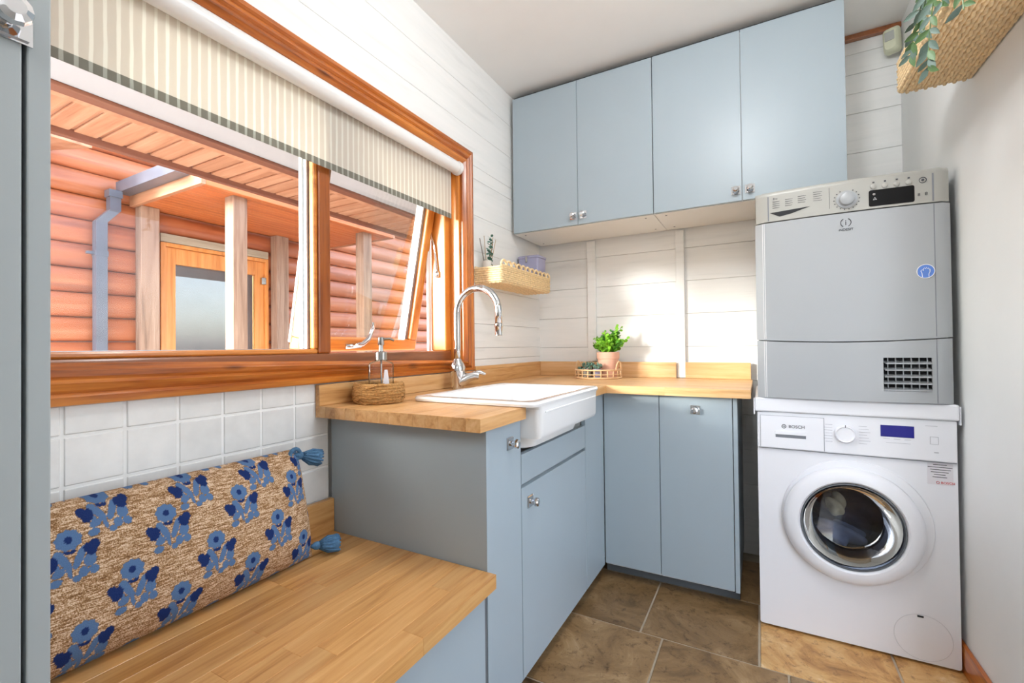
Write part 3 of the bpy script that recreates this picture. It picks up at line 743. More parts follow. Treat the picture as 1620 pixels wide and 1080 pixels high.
B().lathe((qx,qy,ZW+.010), [(.0001,0),(.030,0),(.0335,.046),(.0001,.05)], 20).out('gravel', 'pot_white', sp_)
b = B()
for k in range(70):
    a = random.uniform(0,6.28); r = .052*math.sqrt(random.random()); z = ZW+.066+.030*(1-(r/.055)**2)*random.uniform(.5,1.1)-r*.3
    c = Vector((qx+.008+r*1.2*math.cos(a), qy+r*math.sin(a), z))
    s = random.uniform(.005,.0085); v = Vector((math.cos(a)*r*14, math.sin(a)*r*14, .7)).normalized()
    b.tube([c-v*s, c, c+v*s*1.3], [s*.5, s*.8, s*.15], 6)
b.out('rosettes', 'suc', sp_, True)
rx_, ry_ = -.815, 2.49
s2_ = thing('succulent', 'tiny succulent in a lilac-grey pot in front of the terracotta pot', 'plant', (rx_,ry_,ZW+.006))
B().lathe((rx_,ry_,ZW+.0062), [(.018,0),(.020,.003),(.024,.05),(.021,.05)], 20, 'z', True, True).out('pot', 'lav', s2_, 'auto')
b = B()
for k in range(40):
    a = random.uniform(0,6.28); r = .026*math.sqrt(random.random()); c = Vector((rx_+.006+r*math.cos(a), ry_+r*math.sin(a), ZW+.062+.032*(1-(r/.03)**2)*random.random()))
    s = random.uniform(.004,.007); v = Vector((math.cos(a)*r*20, math.sin(a)*r*20, .8)).normalized()
    b.tube([c-v*s, c, c+v*s*1.3], [s*.5, s*.8, s*.15], 6)
b.out('rosettes', 'suc', s2_, True)

# ------------------------------------------------------------------ scalloped wall basket over the sink
sb = thing('wall_basket', 'scalloped woven shelf basket on the left wall above the sink', 'basket', (-1.2,2.25,1.447))
bx0, bx1, by0, by1, bz0, bz1 = -1.287, -1.128, 1.958, 2.545, 1.447, 1.545
b = B(); n = 13
for k in range(n):
    x = bx0+.006+(bx1-bx0-.012)*k/(n-1); b.tube([(x,by0+.04*t if 0 else by0+(by1-by0)*t/14,bz0+.006+.0012*(-1)**(t+k)) for t in range(15)], .0062, 6)
b.out('base', 'wicker', sb, True)
def wall_weave(p0, p1, z0, z1, rows):
    b = B(); p0, p1 = Vector(p0), Vector(p1); d = p1-p0; L_ = d.length; nrm = Vector((0,0,1)).cross(d).normalized(); m = max(4, int(L_/.011))
    for r in range(rows):
        z = z0+(z1-z0)*(r+.5)/rows
        b.tube([p0+d*t/m+nrm*.0018*(-1)**(t+r)+Vector((0,0,z)) for t in range(m+1)], (z1-z0)/rows*.56, 6)
    return b
wall_weave((bx0,by0,0),(bx1,by0,0),bz0+.008,bz1-.012,7).out('end_side', 'wicker', sb, True)
wall_weave((bx0,by1,0),(bx1,by1,0),bz0+.008,bz1,8).out('end_side', 'wicker', sb, True)
wall_weave((bx1,by0,0),(bx1,by1,0),bz0+.008,bz1-.004,8).out('front_side', 'wicker', sb, True)
wall_weave((bx0+.004,by0,0),(bx0+.004,by1,0),bz0+.008,bz1-.004,7).out('back_side', 'wicker', sb, True)
for k in range(11):
    y = by0+.026+(by1-by0-.052)*k/10
    B().tube([(bx1,y+.026*math.cos(R(a)),bz1-.004+.022*math.sin(R(a))) for a in range(-10,191,20)], .0062, 7).out('scallop', 'wicker', sb, True)
vx, vy = -1.235, 2.0
dv = thing('reed_diffuser', 'small white pot with reeds and a eucalyptus sprig in the scalloped basket', 'diffuser', (vx,vy,bz0+.014))
B().lathe((vx,vy,bz0+.0145), [(.018,0),(.022,.003),(.023,.105),(.021,.11),(.017,.11),(.016,.05)], 20, 'z', True).out('pot', 'pot_white', dv, 'auto')
for k, (ddx, ddy, h, mt) in enumerate(((-.03,-.035,.20,'stickd'),(-.015,-.01,.215,'stick'),(.02,.03,.21,'stick'),(.03,.045,.20,'stick'),(.012,.04,.18,'stickd'))):
    B().tube([(vx,vy,bz0+.02),(vx+ddx*.9,vy+ddy*.9,bz0+.04+h)], .0018, 6).out('reed', mt, dv)
b = B(); b.tube([(vx,vy+.004,bz0+.03),(vx+.006,vy+.01,bz0+.16),(vx+.008,vy+.022,bz0+.25)], .0014, 5)
for k in range(22):
    t = k/21; c = Vector((vx+.007*t, vy+.006+.016*t, bz0+.09+.165*t)); r = .015*(1-.45*t); a = k*2.4
    d = Vector((math.cos(a), math.sin(a), .5)).normalized(); s = d.cross(Vector((0,0,1))).normalized(); u = s.cross(d)
    q = c+d*r
    b.poly([q+(d*math.cos(x)+s*math.sin(x)*1.0+Vector((0,0,.55*math.sin(x))))*r for x in [2*math.pi*m/8 for m in range(8)]])
b.out('eucalyptus_sprig', 'euc', dv)
tn = thing('storage_tin', 'pale lavender lidded tin in the scalloped basket', 'tin', (-1.21,2.47,bz0+.014))
B().loft([rrect(-1.274,-1.146,2.418,2.530,.012,bz0+.0145), rrect(-1.276,-1.142,2.416,2.532,.012,1.652)], True, True).out('body', 'lav', tn, 'auto')
B().loft([rrect(-1.279,-1.139,2.413,2.535,.013,1.6525), rrect(-1.279,-1.139,2.413,2.535,.013,1.664), rrect(-1.274,-1.144,2.418,2.53,.012,1.668)], True, True).out('lid', 'lav', tn, 'auto')
B().box(-1.222,-1.210,2.4085,2.4128,1.628,1.662,.001).lathe((-1.216,2.4095,1.628), [(.0001,-.002),(.004,-.002),(.004,.0)], 10, 'y').out('clasp', 'satin', tn)

# ------------------------------------------------------------------ tumble dryer on washing machine
def convex(x0, x1, z0, z1, yf, bulge, lips, hole=None, yback=2.09, dip0=0, dip1=0):
    """bowed front sheet with returns; lips = x offsets of fine ridges"""
    xs = sorted(set([x0+(x1-x0)*k/24 for k in range(25)]+lips+([hole[0],hole[1]] if hole else [])))
    zs = sorted(set([z0,z1]+([hole[2],hole[3]] if hole else [])))
    def Y(x):
        s = (2*(x-x0)/(x1-x0)-1)
        y = yf-bulge*(1-s*s)+.03*max(0,abs(s)-.965)/.035*1.0*.5
        return y
    def Zd(x, j):
        s = 2*(x-x0)/(x1-x0)-1
        return -(dip0 if j == 0 else dip1 if j == len(zs)-1 else 0)*(1-s*s)
    b = B(); V = {}
    for i, x in enumerate(xs):
        for j, z in enumerate(zs): V[i,j] = b.bm.verts.new((x, Y(x), z+Zd(x, j)))
    for i in range(len(xs)-1):
        for j in range(len(zs)-1):
            if hole and hole[0]-1e-6 <= xs[i] < hole[1]-1e-6 and hole[2]-1e-6 <= zs[j] < hole[3]-1e-6: continue
            b.bm.faces.new((V[i,j],V[i+1,j],V[i+1,j+1],V[i,j+1]))
    for j, zz in ((0,zs[0]),(len(zs)-1,zs[-1])):
        W = [b.bm.verts.new((x, yback, zz+Zd(x, j))) for x in xs]
        for i in range(len(xs)-1): b.bm.faces.new((V[i,j],V[i+1,j],W[i+1],W[i]))
    for i in (0,len(xs)-1):
        W = [b.bm.verts.new((xs[i], yback, z)) for z in zs]
        for j in range(len(zs)-1): b.bm.faces.new((V[i,j],V[i,j+1],W[j+1],W[j]))
    return b, Y
dr = thing('tumble_dryer', 'silver tumble dryer stacked on the white washing machine', 'dryer', (.285,2.35,.912))
X0, X1 = -.010, .578
box('body', 'silver', dr, X0+.006, X1-.006, 2.092, 2.64, .9125, 1.71, .006)
box('top_panel', 'silver_lt', dr, X0+.001, X1-.001, 2.086, 2.64, 1.7105, 1.728, .006)
b, Yd = convex(X0, X1, 1.1415, 1.6015, 2.062, .020, [], dip0=.011); b.out('door', 'silver', dr, 'auto')
VH = (.384,.517,.953,1.071)
b, Yl = convex(X0+.001, X1-.001, .9130, 1.1375, 2.062, .020, [], VH, dip1=.011); b.out('lower_panel', 'silver', dr, 'auto')
b, Yc = convex(X0+.004, X1-.002, 1.6065, 1.710, 2.064, .020, []); b.out('control_panel', 'silver_lt', dr, 'auto')
# rounded shoulder above the control panel
b = B(); loops = []
for t in range(7):
    a = R(90*t/6)
    loops.append([Vector((X0+.004+(X1-X0-.006)*k/24, Yc(X0+.004+(X1-X0-.006)*k/24)+.022*(1-math.cos(a)), 1.710+.0178*math.sin(a))) for k in range(25)])
b.loft(loops, closed=False); b.out('top_edge', 'silver_lt', dr, True)
for xx in (X0+.026, X0+.032, X1-.047):
    for z0, z1, Yf in ((1.144,1.600,Yd),(.915,1.136,Yl)): B().tube([(xx,Yf(xx)-.0002,z0),(xx,Yf(xx)-.0002,z1)], .0012, 6).out('side_ridge', 'inkw' if xx < .1 else 'seam', dr)
b = B()
for xx in (X0+.045, X1-.050): b.box(xx, xx+.004, Yc(xx)-.001, Yc(xx)+.004, 1.610, 1.706, 0)
b.out('panel_seam', 'seam', dr)
box('vent_recess', 'dark', dr, VH[0]-.004, VH[1]+.004, 2.080, 2.0905, VH[2]-.004, VH[3]+.004, 0)
for k in range(5):
    z = VH[2]+.0015+.0235*k; y = 2.0455
    B().loft([[Vector((VH[0]+.001+.0015*k,y,z)),Vector((VH[1],y+.003,z)),Vector((VH[1],y+.003,z+.003)),Vector((VH[0]+.001+.0015*k,y,z+.003))],
              [Vector((VH[0]+.001,y+.026,z+.008)),Vector((VH[1],y+.026,z+.008)),Vector((VH[1],y+.026,z+.011)),Vector((VH[0]+.001,y+.026,z+.011))]], True, True).out('vent_slat', 'silver', dr)
b = B()
for k in range(6):
    x = VH[0]+.014+.0215*k; b.box(x, x+.0025, 2.060, 2.066, VH[2], VH[3], 0)
b.out('vent_rib', 'silver', dr)
# controls
def onp(x, d=.0006): return Yc(x)-d
pts = [(.048,1.640),(.125,1.640),(.172,1.643),(.125,1.622),(.075,1.620)]
b = B(); b.loft([[Vector((x,onp(x,.0012),z)) for x,z in ((.043,1.641),(.175,1.645),(.115,1.628),(.075,1.622))],[Vector((x,onp(x,-.004),z)) for x,z in ((.043,1.641),(.175,1.645),(.115,1.628),(.075,1.622))]], True, True); b.out('filter_grip', 'dark', dr)
b = B().box(.2345,.2355,onp(.235,.0008),onp(.235)+.004,1.625,1.703,0)
b.out('drawer_seam', 'ink', dr)
B().lathe((.287,onp(.287),1.651), [(.032,0),(.032,-.003),(.024,-.004),(.0225,-.018),(.020,-.020),(.0001,-.020)], 28, 'y').out('dial', 'silver', dr, 'auto')
b = B()
for k in range(16):
    a = R(120+k*300/15); x = .287+.038*math.cos(a); z = 1.651+.036*math.sin(a)
    b.box(x-.0018,x+.0018,onp(x,.0008),onp(x),z-.0018,z+.0018,0)
b.out('dial_marks', 'ink', dr)
def slab(name, mat, x0, x1, z0, z1, d, r=.006, zt=0):
    c = [Vector((p.x, 0, p.y)) for p in rrect(x0, x1, z0, z1, r, 0, 4)]
    f = [Vector((p.x, Yc(p.x)-d, p.z)) for p in c]; k = [Vector((p.x, Yc(p.x)+.004, p.z)) for p in c]
    return B().loft([k, f], False, True).out(name, mat, dr)
slab('display', 'black', .352, .480, 1.614, 1.672, .0015)
text('display_symbol', 'o', .014, (.363,Yc(.363)-.002,1.658), 'inkw', dr); text('display_symbol', '△', .012, (.363,Yc(.363)-.002,1.640), 'inkw', dr)
for k, x in enumerate((.365,.398,.431,.464)):
    B().lathe((x,onp(x),1.684), [(.0085,0),(.0085,-.003),(.007,-.004),(.0001,-.004)], 16, 'y').out('button', 'silver_lt', dr, 'auto')
B().ring((.503,onp(.503),1.686), .0095, .0012, 20, 6, 'y').lathe((.503,onp(.503),1.686), [(.004,0),(.004,-.002),(.0001,-.002)], 12, 'y').out('start_button', 'ink', dr)
for x, tx_, z, s in ((.0535,'Energy care',1.694,.011),(.488,'8',1.636,.015),(.508,'8',1.637,.015)):
    text('panel_print', tx_, s, (x,Yc(x)-.0012,z), 'ink', dr)
b = B()
for cx_, z0_ in ((.052,1.682),(.094,1.684),(.136,1.688),(.185,1.694)):
    for r in range(4 if cx_ < .15 else 5): b.box(cx_,cx_+.028-.004*(r%2),onp(cx_,.0012),onp(cx_+.02,.0004),z0_-.008*r,z0_-.008*r+.0014,0)
for x in (.357,.39,.423,.456): b.box(x+.006,x+.012,onp(x,.0009),onp(x+.01,.0003),1.697,1.702,0)
b.out('programme_print', 'ink', dr)
yl = Yd(.283)-.0012
B().tube([(.283+.0155*math.cos(R(a)),yl,1.566+.0155*math.sin(R(a))) for a in range(-60,61,10)], .0013, 6).tube([(.283-.0155*math.cos(R(a)),yl,1.566+.0155*math.sin(R(a))) for a in range(-60,61,10)], .0013, 6)\
   .box(.2818,.2842,yl-.001,yl+.001,1.557,1.569,0).box(.2818,.2842,yl-.001,yl+.001,1.572,1.5745,0).out('logo', 'ink', dr)
text('logo_lettering', 'iNDESIT', .0125, (.283,yl,1.540), 'ink', dr, align='CENTER')
# hand sticker
xs_ = .505; ysd = Yd(xs_)
B().lathe((xs_,ysd+.001,1.369), [(.0001,-.0030),(.024,-.0030),(.024,.003)], 32, 'y').out('round_sticker', 'stickblue', dr)
b = B().ring((xs_,ysd-.002,1.369), .0235, .0011, 32, 6, 'y')
hand = [(-.009,-.019),(-.010,-.006),(-.013,.002),(-.009,.006),(-.006,.002),(-.006,.010),(-.003,.012),(-.001,.008),(.002,.013),(.004,.008),(.007,.011),(.009,.006),(.011,.007),(.011,-.002),(.008,-.010),(.008,-.019)]
b.tube([(xs_+u,ysd-.0026,1.369+v) for u, v in hand], .0009, 6); b.out('sticker_hand', 'inkw', dr)

kt = thing('stacking_kit', 'white stacking tray between dryer and washing machine', 'tray', (.283,2.35,.857))
box('tray', 'appl_white', kt, -.021, .588, 2.062, 2.63, .8565, .9115, .006)
B().box(-.026,-.0215,2.066,2.12,.842,.905,.002).box(.5885,.593,2.066,2.12,.842,.905,.002).out('side_clip', 'appl_white', kt)

wm = thing('washing_machine', 'white front-loading washing machine under the silver dryer', 'washing machine', (.285,2.35,.01))
YW = 2.0796; WX0, WX1 = -.014, .584
# shell with a round opening
DC = (.284, .452); DR = .172
b = B(); bm = b.bm
oc = [Vector((p.x, YW, p.y)) for p in rrect(WX0, WX1, .010, .855, .008, 0, 3)]
ov = [bm.verts.new(p) for p in oc]; ic = [bm.verts.new((DC[0]+DR*math.cos(2*math.pi*k/48), YW, DC[1]+DR*math.sin(2*math.pi*k/48))) for k in range(48)]
ed = [bm.edges.new((ov[i], ov[(i+1)%len(ov)])) for i in range(len(ov))]+[bm.edges.new((ic[i], ic[(i+1)%48])) for i in range(48)]
bmesh.ops.triangle_fill(bm, edges=ed, use_beauty=True)
bk = [bm.verts.new((p.x, 2.62, p.z)) for p in oc]
for i in range(len(ov)): bm.faces.new((ov[i], bk[i], bk[(i+1)%len(ov)], ov[(i+1)%len(ov)]))
bm.faces.new(bk)
b.out('cabinet', 'appl_white', wm)
c3_ = (DC[0], YW, DC[1])
B().lathe(c3_, [(DR,0),(.165,.03),(.160,.05),(.185,.09),(.2,.12),(.2,.38),(.05,.40),(.0001,.40)], 40, 'y').out('drum', 'drum', wm, 'auto')
B().lathe((DC[0]+.010,YW,DC[1]+.010), [(.229,-.0003),(.226,-.006),(.200,-.008),(.195,-.0003)], 56, 'y').out('door_surround', 'appl_white', wm, 'auto')
B().lathe(c3_, [(.213,-.0003),(.213,-.018),(.209,-.026),(.198,-.034),(.176,-.040),(.166,-.040),(.160,-.034),(.157,-.022),(.156,.004)], 56, 'y').out('door_ring', 'appl_white', wm, 'auto')
B().lathe(c3_, [(.158,-.028),(.1575,-.034),(.1535,-.035),(.1525,-.030)], 48, 'y').out('door_seal', 'blue_dark', wm, 'auto')
B().lathe(c3_, [(.153,-.030),(.148,-.035),(.142,-.024),(.130,.03),(.112,.075),(.06,.09),(.0001,.092)], 40, 'y').out('door_glass', 'doorglass', wm, 'auto')
box('control_panel', 'appl_white', wm, WX0+.001, WX1-.001, YW-.0075, YW-.0003, .712, .8545, .004)
yp = YW-.0078
b = B(); b.box(WX0+.006,WX1-.004,yp-.0002,yp+.004,.7100,.7112,0).box(.2082,.2092,yp-.0004,yp+.003,.716,.842,0).box(-.004,.2082,yp-.0004,yp+.003,.8405,.8415,0).box(-.004,-.003,yp-.0004,yp+.003,.716,.8415,0)
b.out('panel_seam', 'seam', wm)
dw = box('detergent_drawer', 'appl_white', wm, -.002, .207, yp-.0025, yp-.0005, .715, .840, .001)
box('grip_recess', 'seam', dw, .049, .150, yp-.0030, yp-.0027, .757, .780, 0); box('grip_lip', 'appl_white', dw, .047, .152, yp-.006, yp-.0028, .769, .782, .001)
B().lathe((.272,yp,.787), [(.033,-.0002),(.033,-.006),(.030,-.016),(.028,-.017),(.0255,-.013),(.0001,-.013)], 36, 'y').out('dial', 'appl_white', wm, 'auto')
B().box(.271,.273,yp-.0178,yp-.0165,.812,.822,0).out('dial_mark', 'ink', wm)
box('display', 'lcd', wm, .377, .470, yp-.0012, yp-.0003, .788, .829, 0)
b = B()
for r in range(7):
    z = .818-.0105*r; l = .024+.010*((r*7)%3)/2
    b.box(.230-l+.006,.234,yp-.0008,yp-.0003,z,z+.0012,0).box(.314,.314+l,yp-.0008,yp-.0003,z,z+.0012,0)
for k in range(3): b.box(.385+.029*k,.385+.029*k+.018,yp-.0008,yp-.0003,.780,.7812,0)
b.box(.392,.46,yp-.0008,yp-.0003,.7665,.7675,0).box(.500,.532,yp-.0008,yp-.0003,.8335,.8348,0).box(.522,.534,yp-.0008,yp-.0003,.742,.745,0)
b.out('programme_print', 'ink_lt', wm)
b = B().ring((0,0,0), .001, .0001, 4, 3)
b = B(); 
for x0,x1,z0,z1 in ((.512,.534,.7965,.7977),(.512,.534,.7715,.7727),(.512,.5132,.7715,.7977),(.5328,.534,.7715,.7977)): b.box(x0,x1,yp-.0009,yp-.0003,z0,z1,0)
b.out('start_button', 'ink_lt', wm)
text('brand_lettering', 'BOSCH', .0165, (.093,yp-.0032,.801), 'ink', wm)
B().ring((.078,yp-.0032,.801), .0072, .0009, 20, 6, 'y').box(.0735,.0825,yp-.0036,yp-.003,.8005,.8015,0).box(.0748,.0758,yp-.0036,yp-.003,.7965,.8055,0).box(.0802,.0812,yp-.0036,yp-.003,.7965,.8055,0).out('brand_emblem', 'ink', wm)
st = box('info_sticker', 'label', wm, .505, .572, YW-.0009, YW-.0003, .632, .708, 0)
b = B()
for k, (a, c) in enumerate(((.520,.556),(.506,.570),(.512,.566),(.514,.560),(.522,.552),(.518,.556))):
    b.box(a,c,YW-.0013,YW-.0010,.700-.0085*k,.7022-.0085*k,0)
b.out('sticker_print', 'ink', st); text('sticker_lettering', 'BOSCH', .011, (.540,YW-.0012,.640), 'inkr', st); B().ring((.532,YW-.0012,.640), .004, .0007, 14, 5, 'y').out('sticker_emblem', 'inkr', st)
b = B().ring((.484,YW-.0002,.094), .079, .0007, 48, 6, 'y'); b.out('filter_cover_line', 'filter_line', wm)
box('filter_latch', 'dark', wm, .470, .487, YW-.0015, YW-.0003, .163, .169, 0)
b = B()
for x in (.03,.54):
    for y in (2.13,2.57): b.lathe((x,y,.0006), [(.018,0),(.018,.0088)], 16, 'z', True, True)
b.out('foot', 'black', wm)
# laundry behind the glass
def cloth(label, mat, c, s, seed):
    rnd = random.Random(seed); bm = bmesh.new(); bmesh.ops.create_icosphere(bm, subdivisions=4, radius=1)
    f = [(rnd.uniform(2,6), rnd.uniform(2,6), rnd.uniform(2,6), rnd.uniform(0,6)) for _ in range(6)]
    for v in bm.verts:
        d = 1+sum(.10*math.sin(a*v.co.x+b_*v.co.y+c_*v.co.z+p) for a,b_,c_,p in f)/1.3
        v.co = Vector((v.co.x*s[0]*d, v.co.y*s[1]*d, v.co.z*s[2]*d))+Vector(c)
    b = B(); b.bm.free(); b.bm = bm
    o = b.out('laundry', mat, None, True); tag(o, label, 'laundry', 'laundry inside the washing machine drum'); return o
cloth('dark navy laundry lying in the washing machine drum', 'navy', (.31,2.36,.42), (.13,.10,.11), 1)
cloth('grey crumpled laundry at the bottom of the washing machine drum', 'greycloth', (.27,2.27,.355), (.09,.06,.05), 2)
cloth('small tan cloth in the middle of the washing machine drum', 'tan', (.262,2.245,.47), (.03,.03,.045), 3)

# ------------------------------------------------------------------ alarm sensor, hanging basket and vine on the right
ps = thing('alarm_sensor', 'small cream motion sensor in the top right corner', 'sensor', (.565,2.69,2.53))
m = Matrix.Translation((.560,2.688,2.528)) @ Matrix.Rotation(R(-28),4,'Z') @ Matrix.Rotation(R(8),4,'X')
t = B().loft([rrect(-.030,.030,-.055,.055,.014,-.018), rrect(-.032,.032,-.057,.057,.016,0), rrect(-.028,.028,-.052,.050,.016,.020), rrect(-.020,.020,-.042,.036,.014,.030)], True, True)
t.bm.transform(Matrix.Rotation(R(90),4,'X')); t.bm.transform(m); t.out('case', 'cream', ps, 'auto')
t = B().box(-.018,.018,-.033,-.029,-.006,.034,.002); t.bm.transform(m); t.out('lens', 'sensgrey', ps)
hb_ = thing('wall_basket', 'deep woven shelf basket high on the right wall with trailing leaves', 'basket', (.5,1.45,1.953))
hx0, hx1, hy0, hy1, hz0, hz1 = .424, .5995, .95, 1.952, 1.953, 2.066
b = B(); n = 15
for k in range(n):
    x = hx0+.006+(hx1-hx0-.012)*k/(n-1); m_ = 64
    b.tube([(x+.0016*(-1)**(t), hy0+(hy1-hy0)*t/m_, hz0+.007+.0030*(-1)**(t+k)) for t in range(m_+1)], [.0068 if t%2 else .0056 for t in range(m_+1)], 6)
b.out('base', 'wicker', hb_, True)
wall_weave((hx0,hy1,0),(hx0,hy0,0),hz0+.008,hz1,8).out('front_side', 'wicker', hb_, True)
wall_weave((hx0,hy1,0),(hx1,hy1,0),hz0+.008,hz1,8).out('end_side', 'wicker', hb_, True)
wall_weave((hx0,hy0,0),(hx1,hy0,0),hz0+.008,hz1,8).out('end_side', 'wicker', hb_, True)
wall_weave((hx1-.004,hy0,0),(hx1-.004,hy1,0),hz0+.008,hz1,7).out('back_side', 'wicker', hb_, True)
vn = thing('trailing_plant', 'grey-green trailing plant spilling over the right wall basket', 'plant', (.41,1.55,2.07))
def leafmesh():
    b = B(); L_, W_ = 1, .34
    prof_ = [(0,.02),(.2,.62),(.45,1),(.7,.75),(.9,.3),(1,.02)]
    c = [Vector((0,t,-.10*t*t)) for t, _ in prof_]; l = [Vector((-W_*w_*.5,t,-.10*t*t+.06*w_)) for t, w_ in prof_]; r = [Vector((W_*w_*.5,t,-.10*t*t+.06*w_)) for t, w_ in prof_]
    b.loft([l, c, r], closed=False)
    return b.mesh('leaf', (0,0,0), True)
LM = [leafmesh(), leafmesh()]; LM[0].materials.append(M['vine_a']); LM[1].materials.append(M['vine_b'])
STEMS = [[(.44,1.47,2.070),(.415,1.49,2.078),(.402,1.505,2.03),(.396,1.515,1.97),(.392,1.525,1.91),(.390,1.528,1.86),(.389,1.525,1.82)],
         [(.44,1.54,2.070),(.414,1.58,2.076),(.402,1.62,2.05),(.396,1.65,2.01),(.392,1.67,1.965),(.39,1.68,1.94)],
         [(.44,1.36,2.070),(.414,1.36,2.078),(.402,1.35,2.03),(.397,1.33,1.96),(.392,1.315,1.89),(.39,1.30,1.83)],
         [(.45,1.42,2.070),(.415,1.43,2.090),(.398,1.43,2.055),(.390,1.42,2.00),(.388,1.41,1.95),(.386,1.405,1.91)],
         [(.45,1.50,2.070),(.415,1.53,2.085),(.400,1.555,2.05),(.394,1.58,2.00),(.390,1.595,1.95)]]
for si, P in enumerate(STEMS):
    B().tube(P, .0014, 5).out('stem', 'vine_a', vn)
    P = [Vector(p) for p in P]
    cnt = 0
    for k in range(1, len(P)):
        for h in (0,.5):
            q = P[k-1].lerp(P[k], h+.25); ddir = (P[k]-P[k-1]).normalized()
            for sgn in (1,-1):
                out = (Vector((-.75*sgn, .55*sgn, -.05))+ddir*random.uniform(.4,1.2)+Vector((random.uniform(-.3,.3),random.uniform(-.3,.3),random.uniform(-.35,.2)))).normalized()
                if out.x > .2: out.x *= .3; out.normalize()
                s = random.uniform(.034,.048)*(1 if k < len(P)-1 else .85)
                o = link('leaf', LM[random.randrange(2)], None, vn, q-wloc(vn))
                zax = Vector((-.30+random.uniform(-.4,.4),-.80+random.uniform(-.3,.3),-.45+random.uniform(-.4,.5))); zax = (zax-out*zax.dot(out)).normalized(); xax = out.cross(zax)
                o.rotation_euler = Matrix(((xax.x,out.x,zax.x),(xax.y,out.y,zax.y),(xax.z,out.z,zax.z))).to_euler(); o.scale = (s*1.15,s,s)

# ------------------------------------------------------------------ outside: eave, log cabin with porch
gd = struct('ground', (-5,2,-.05)); box('paving', 'ground', gd, -12, XO-.001, -10, 14, -.2, -.06, 0); box('paving', 'ground', gd, XR+.101, 14, -10, 14, -.2, -.06, 0)
ev = struct('roof_eave', (-2.2,2,2.2), 'boarded orange eave outside above the window')
y = -.04
while y < 6.2:
    box('soffit_board', 'soffit', ev, -2.93, -2.575, y, y+.088, 2.198+random.uniform(-.001,.002), 2.2105, .004); y += .1052
box('soffit_backing', 'soffit', ev, -2.93, -2.575, -.1, 6.2, 2.2108, 2.2140, 0)
box('soffit_strip', 'brown_fascia', ev, -2.50, -2.43, -.1, 6.2, 2.182, 2.200, .003)
box('soffit_strip', 'soffit', ev, -2.574, -2.501, -.1, 6.2, 2.196, 2.214, .002)
box('white_soffit', 'palepaint', ev, -2.429, XO-.001, -.1, 6.2, 2.198, 2.214, .002)
box('fascia_board', 'brown_fascia', ev, -2.965, -2.931, -.1, 6.2, 2.168, 2.33, .004)
box('roof_deck', 'rooftile', ev, -2.93, XO-.001, -.1, 6.2, 2.2145, 2.235, 0)
lc = thing('log_cabin', 'orange stained log cabin wall opposite the window', 'building', (-4.45,3,0))
XC = -4.45; DY0, DY1, DZ = 1.905, 2.872, 2.115
def log(y0, y1, z0, z1):
    b = B(); pr = [Vector((XC-.06,0,z0+.001))]+[Vector((XC-.012+.052*math.cos(R(a))**.8 if abs(a) < 90 else XC-.012,0,(z0+z1)/2+(z1-z0)/2*.985*math.sin(R(a)))) for a in range(-90,91,15)]+[Vector((XC-.06,0,z1-.001))]
    b.loft([[p+Vector((0,y0,0)) for p in pr],[p+Vector((0,y1,0)) for p in pr]], True, True)
    b.out('log', 'log', lc, 'auto')
z = 1.381-.1835*8
while z < 2.95:
    z1 = z+.1835
    if z1 > DZ+.02: log(.95, 7.6, z, z1)
    else: log(.95, DY0, z, z1); log(DY1, 7.6, z, z1)
    z = z1
box('roof_slab', 'rooftile', lc, XC-2.5, XC+.22, .9, 7.8, 3.0, 3.1, 0)
b = B(); b.loft([[Vector((XC+.045,.5,2.56)),Vector((-3.75,.5,2.43)),Vector((-3.75,1.25,2.43)),Vector((XC+.045,1.25,2.56))],[Vector((XC+.045,.5,2.60)),Vector((-3.75,.5,2.47)),Vector((-3.75,1.25,2.47)),Vector((XC+.045,1.25,2.60))]], True, True); b.out('gable_soffit', 'soffit', lc)
box('back_room_wall', 'room_dim', lc, XC-1.6, XC-1.55, 1.0, 4.2, -.05, 2.95, 0); box('room_floor', 'greywood', lc, XC-1.55, XC-.1, 1.0, 4.2, -.06, -.02, 0)
pd = thing('glazed_door', 'orange glazed porch door in the log cabin across the yard', 'door', (XC,2.39,0))
b = B().box(XC-.05,XC+.055,DY0+.006,DY0+.042,-.05,2.040,.003).box(XC-.05,XC+.055,DY1-.042,DY1-.012,-.05,2.040,.003).box(XC-.05,XC+.055,DY0+.042,DY1-.042,2.008,2.040,.003); b.out('frame', 'orange_door', pd)
b = B().box(XC-.02,XC+.025,DY0+.044,2.034,0,2.006,.003).box(XC-.02,XC+.025,2.735,DY1-.044,0,2.006,.003).box(XC-.02,XC+.025,2.034,2.735,1.868,2.006,.003).box(XC-.02,XC+.025,2.034,2.735,0,.25,.003); b.out('leaf_frame', 'orange_door', pd)
box('pane', 'porchglass', pd, XC-.002, XC+.004, 2.034, 2.735, .25, 1.868, 0)
b = B().box(XC+.026,XC+.060,DY1-.085,DY1-.04,1.78,1.85,.003); b.out('hinge', 'satin', pd)
box('lintel', 'greywood', pd, XC+.0, XC+.065, DY0, DY1-.02, 2.043, 2.112, .003)
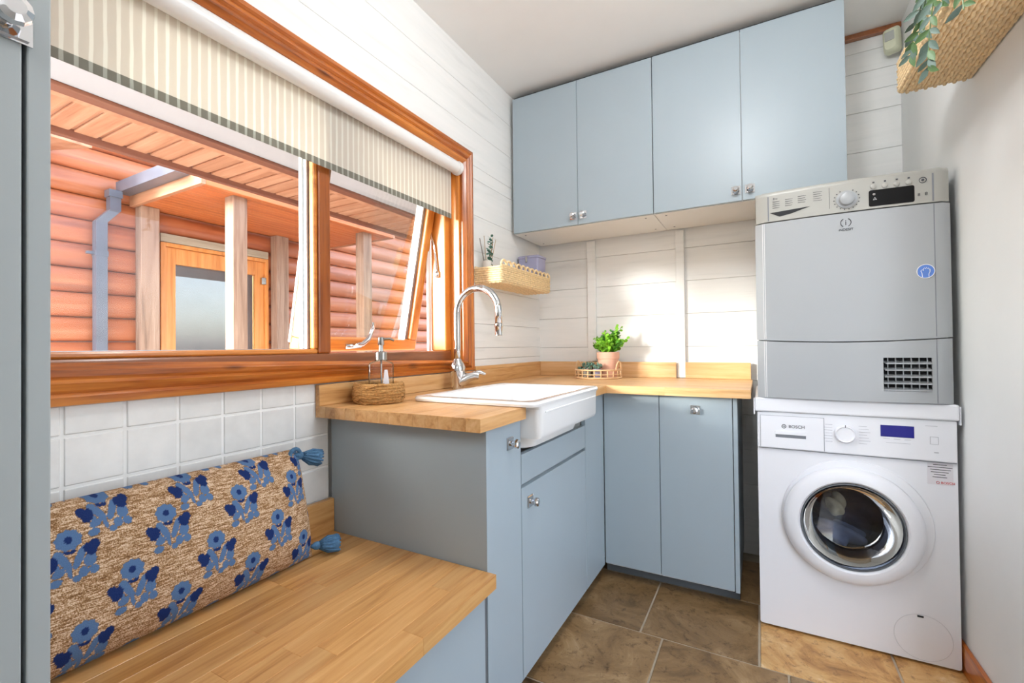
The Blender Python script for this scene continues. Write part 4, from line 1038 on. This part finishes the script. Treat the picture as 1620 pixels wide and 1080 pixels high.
po = thing('porch', 'open timber porch with weathered posts in front of the log cabin', 'porch', (-3.9,2.6,0))
for i in range(16):
    x = XC+.045+.069*i
    if x > -3.42: break
    box('ceiling_board', 'porchceil', po, x+.003, x+.066, 1.735, 3.56, 2.285+random.uniform(-.001,.001), 2.30, .003)
box('fascia_board', 'soffit', po, XC+.045, -3.36, 1.70, 1.732, 2.275, 2.405, .003)
box('fascia_board', 'porchceil', po, -3.395, -3.361, 1.733, 3.56, 2.275, 2.405, .003)
box('fascia_board', 'soffit', po, XC+.045, -3.36, 3.561, 3.59, 2.275, 2.405, .003)
box('roof_slab', 'rooftile', po, XC+.045, -3.362, 1.7325, 3.56, 2.3015, 2.33, 0)
for x0, x1, y0, y1 in ((-3.555,-3.445,1.965,2.072),(-3.555,-3.445,3.235,3.345),(-4.398,-4.30,1.735,1.862),(-4.398,-4.30,2.885,3.02)):
    box('post', 'post', po, x0, x1, y0, y1, -.055, 2.2845, .004)
gt = thing('gutter', 'grey rain gutter and downpipe on the log cabin', 'gutter', (-4.2,1.6,0))
b = B()
P0 = [(0,-.045),(0,.04),(.006,.04),(.006,-.038),(.084,-.038),(.084,.04),(.09,.04),(.09,-.045)]
b.loft([[Vector((x,1.605+u,2.40+v)) for u, v in P0] for x in (-4.385,-3.5)], True, True); b.out('trough', 'zinc', gt)
b = B()
def sqt(pts, h):
    return [[Vector((x-h,y-h,z)),Vector((x+h,y-h,z)),Vector((x+h,y+h,z)),Vector((x-h,y+h,z))] for x,y,z in pts]
b.loft(sqt([(-4.34,1.575,2.354),(-4.34,1.575,2.20),(-4.36,1.50,2.10),(-4.36,1.50,-.055)], .034), True, True); b.out('downpipe', 'zinc', gt)
b = B().loft(sqt([(-4.36,1.50,1.84),(-4.36,1.50,1.88)], .038), True, True).loft(sqt([(-4.34,1.575,2.30),(-4.34,1.575,2.354)], .042), True, True).box(-4.378,-4.35,1.42,1.462,1.85,1.87,.002); b.out('pipe_bracket', 'zinc', gt)
bpy.context.view_layer.update()
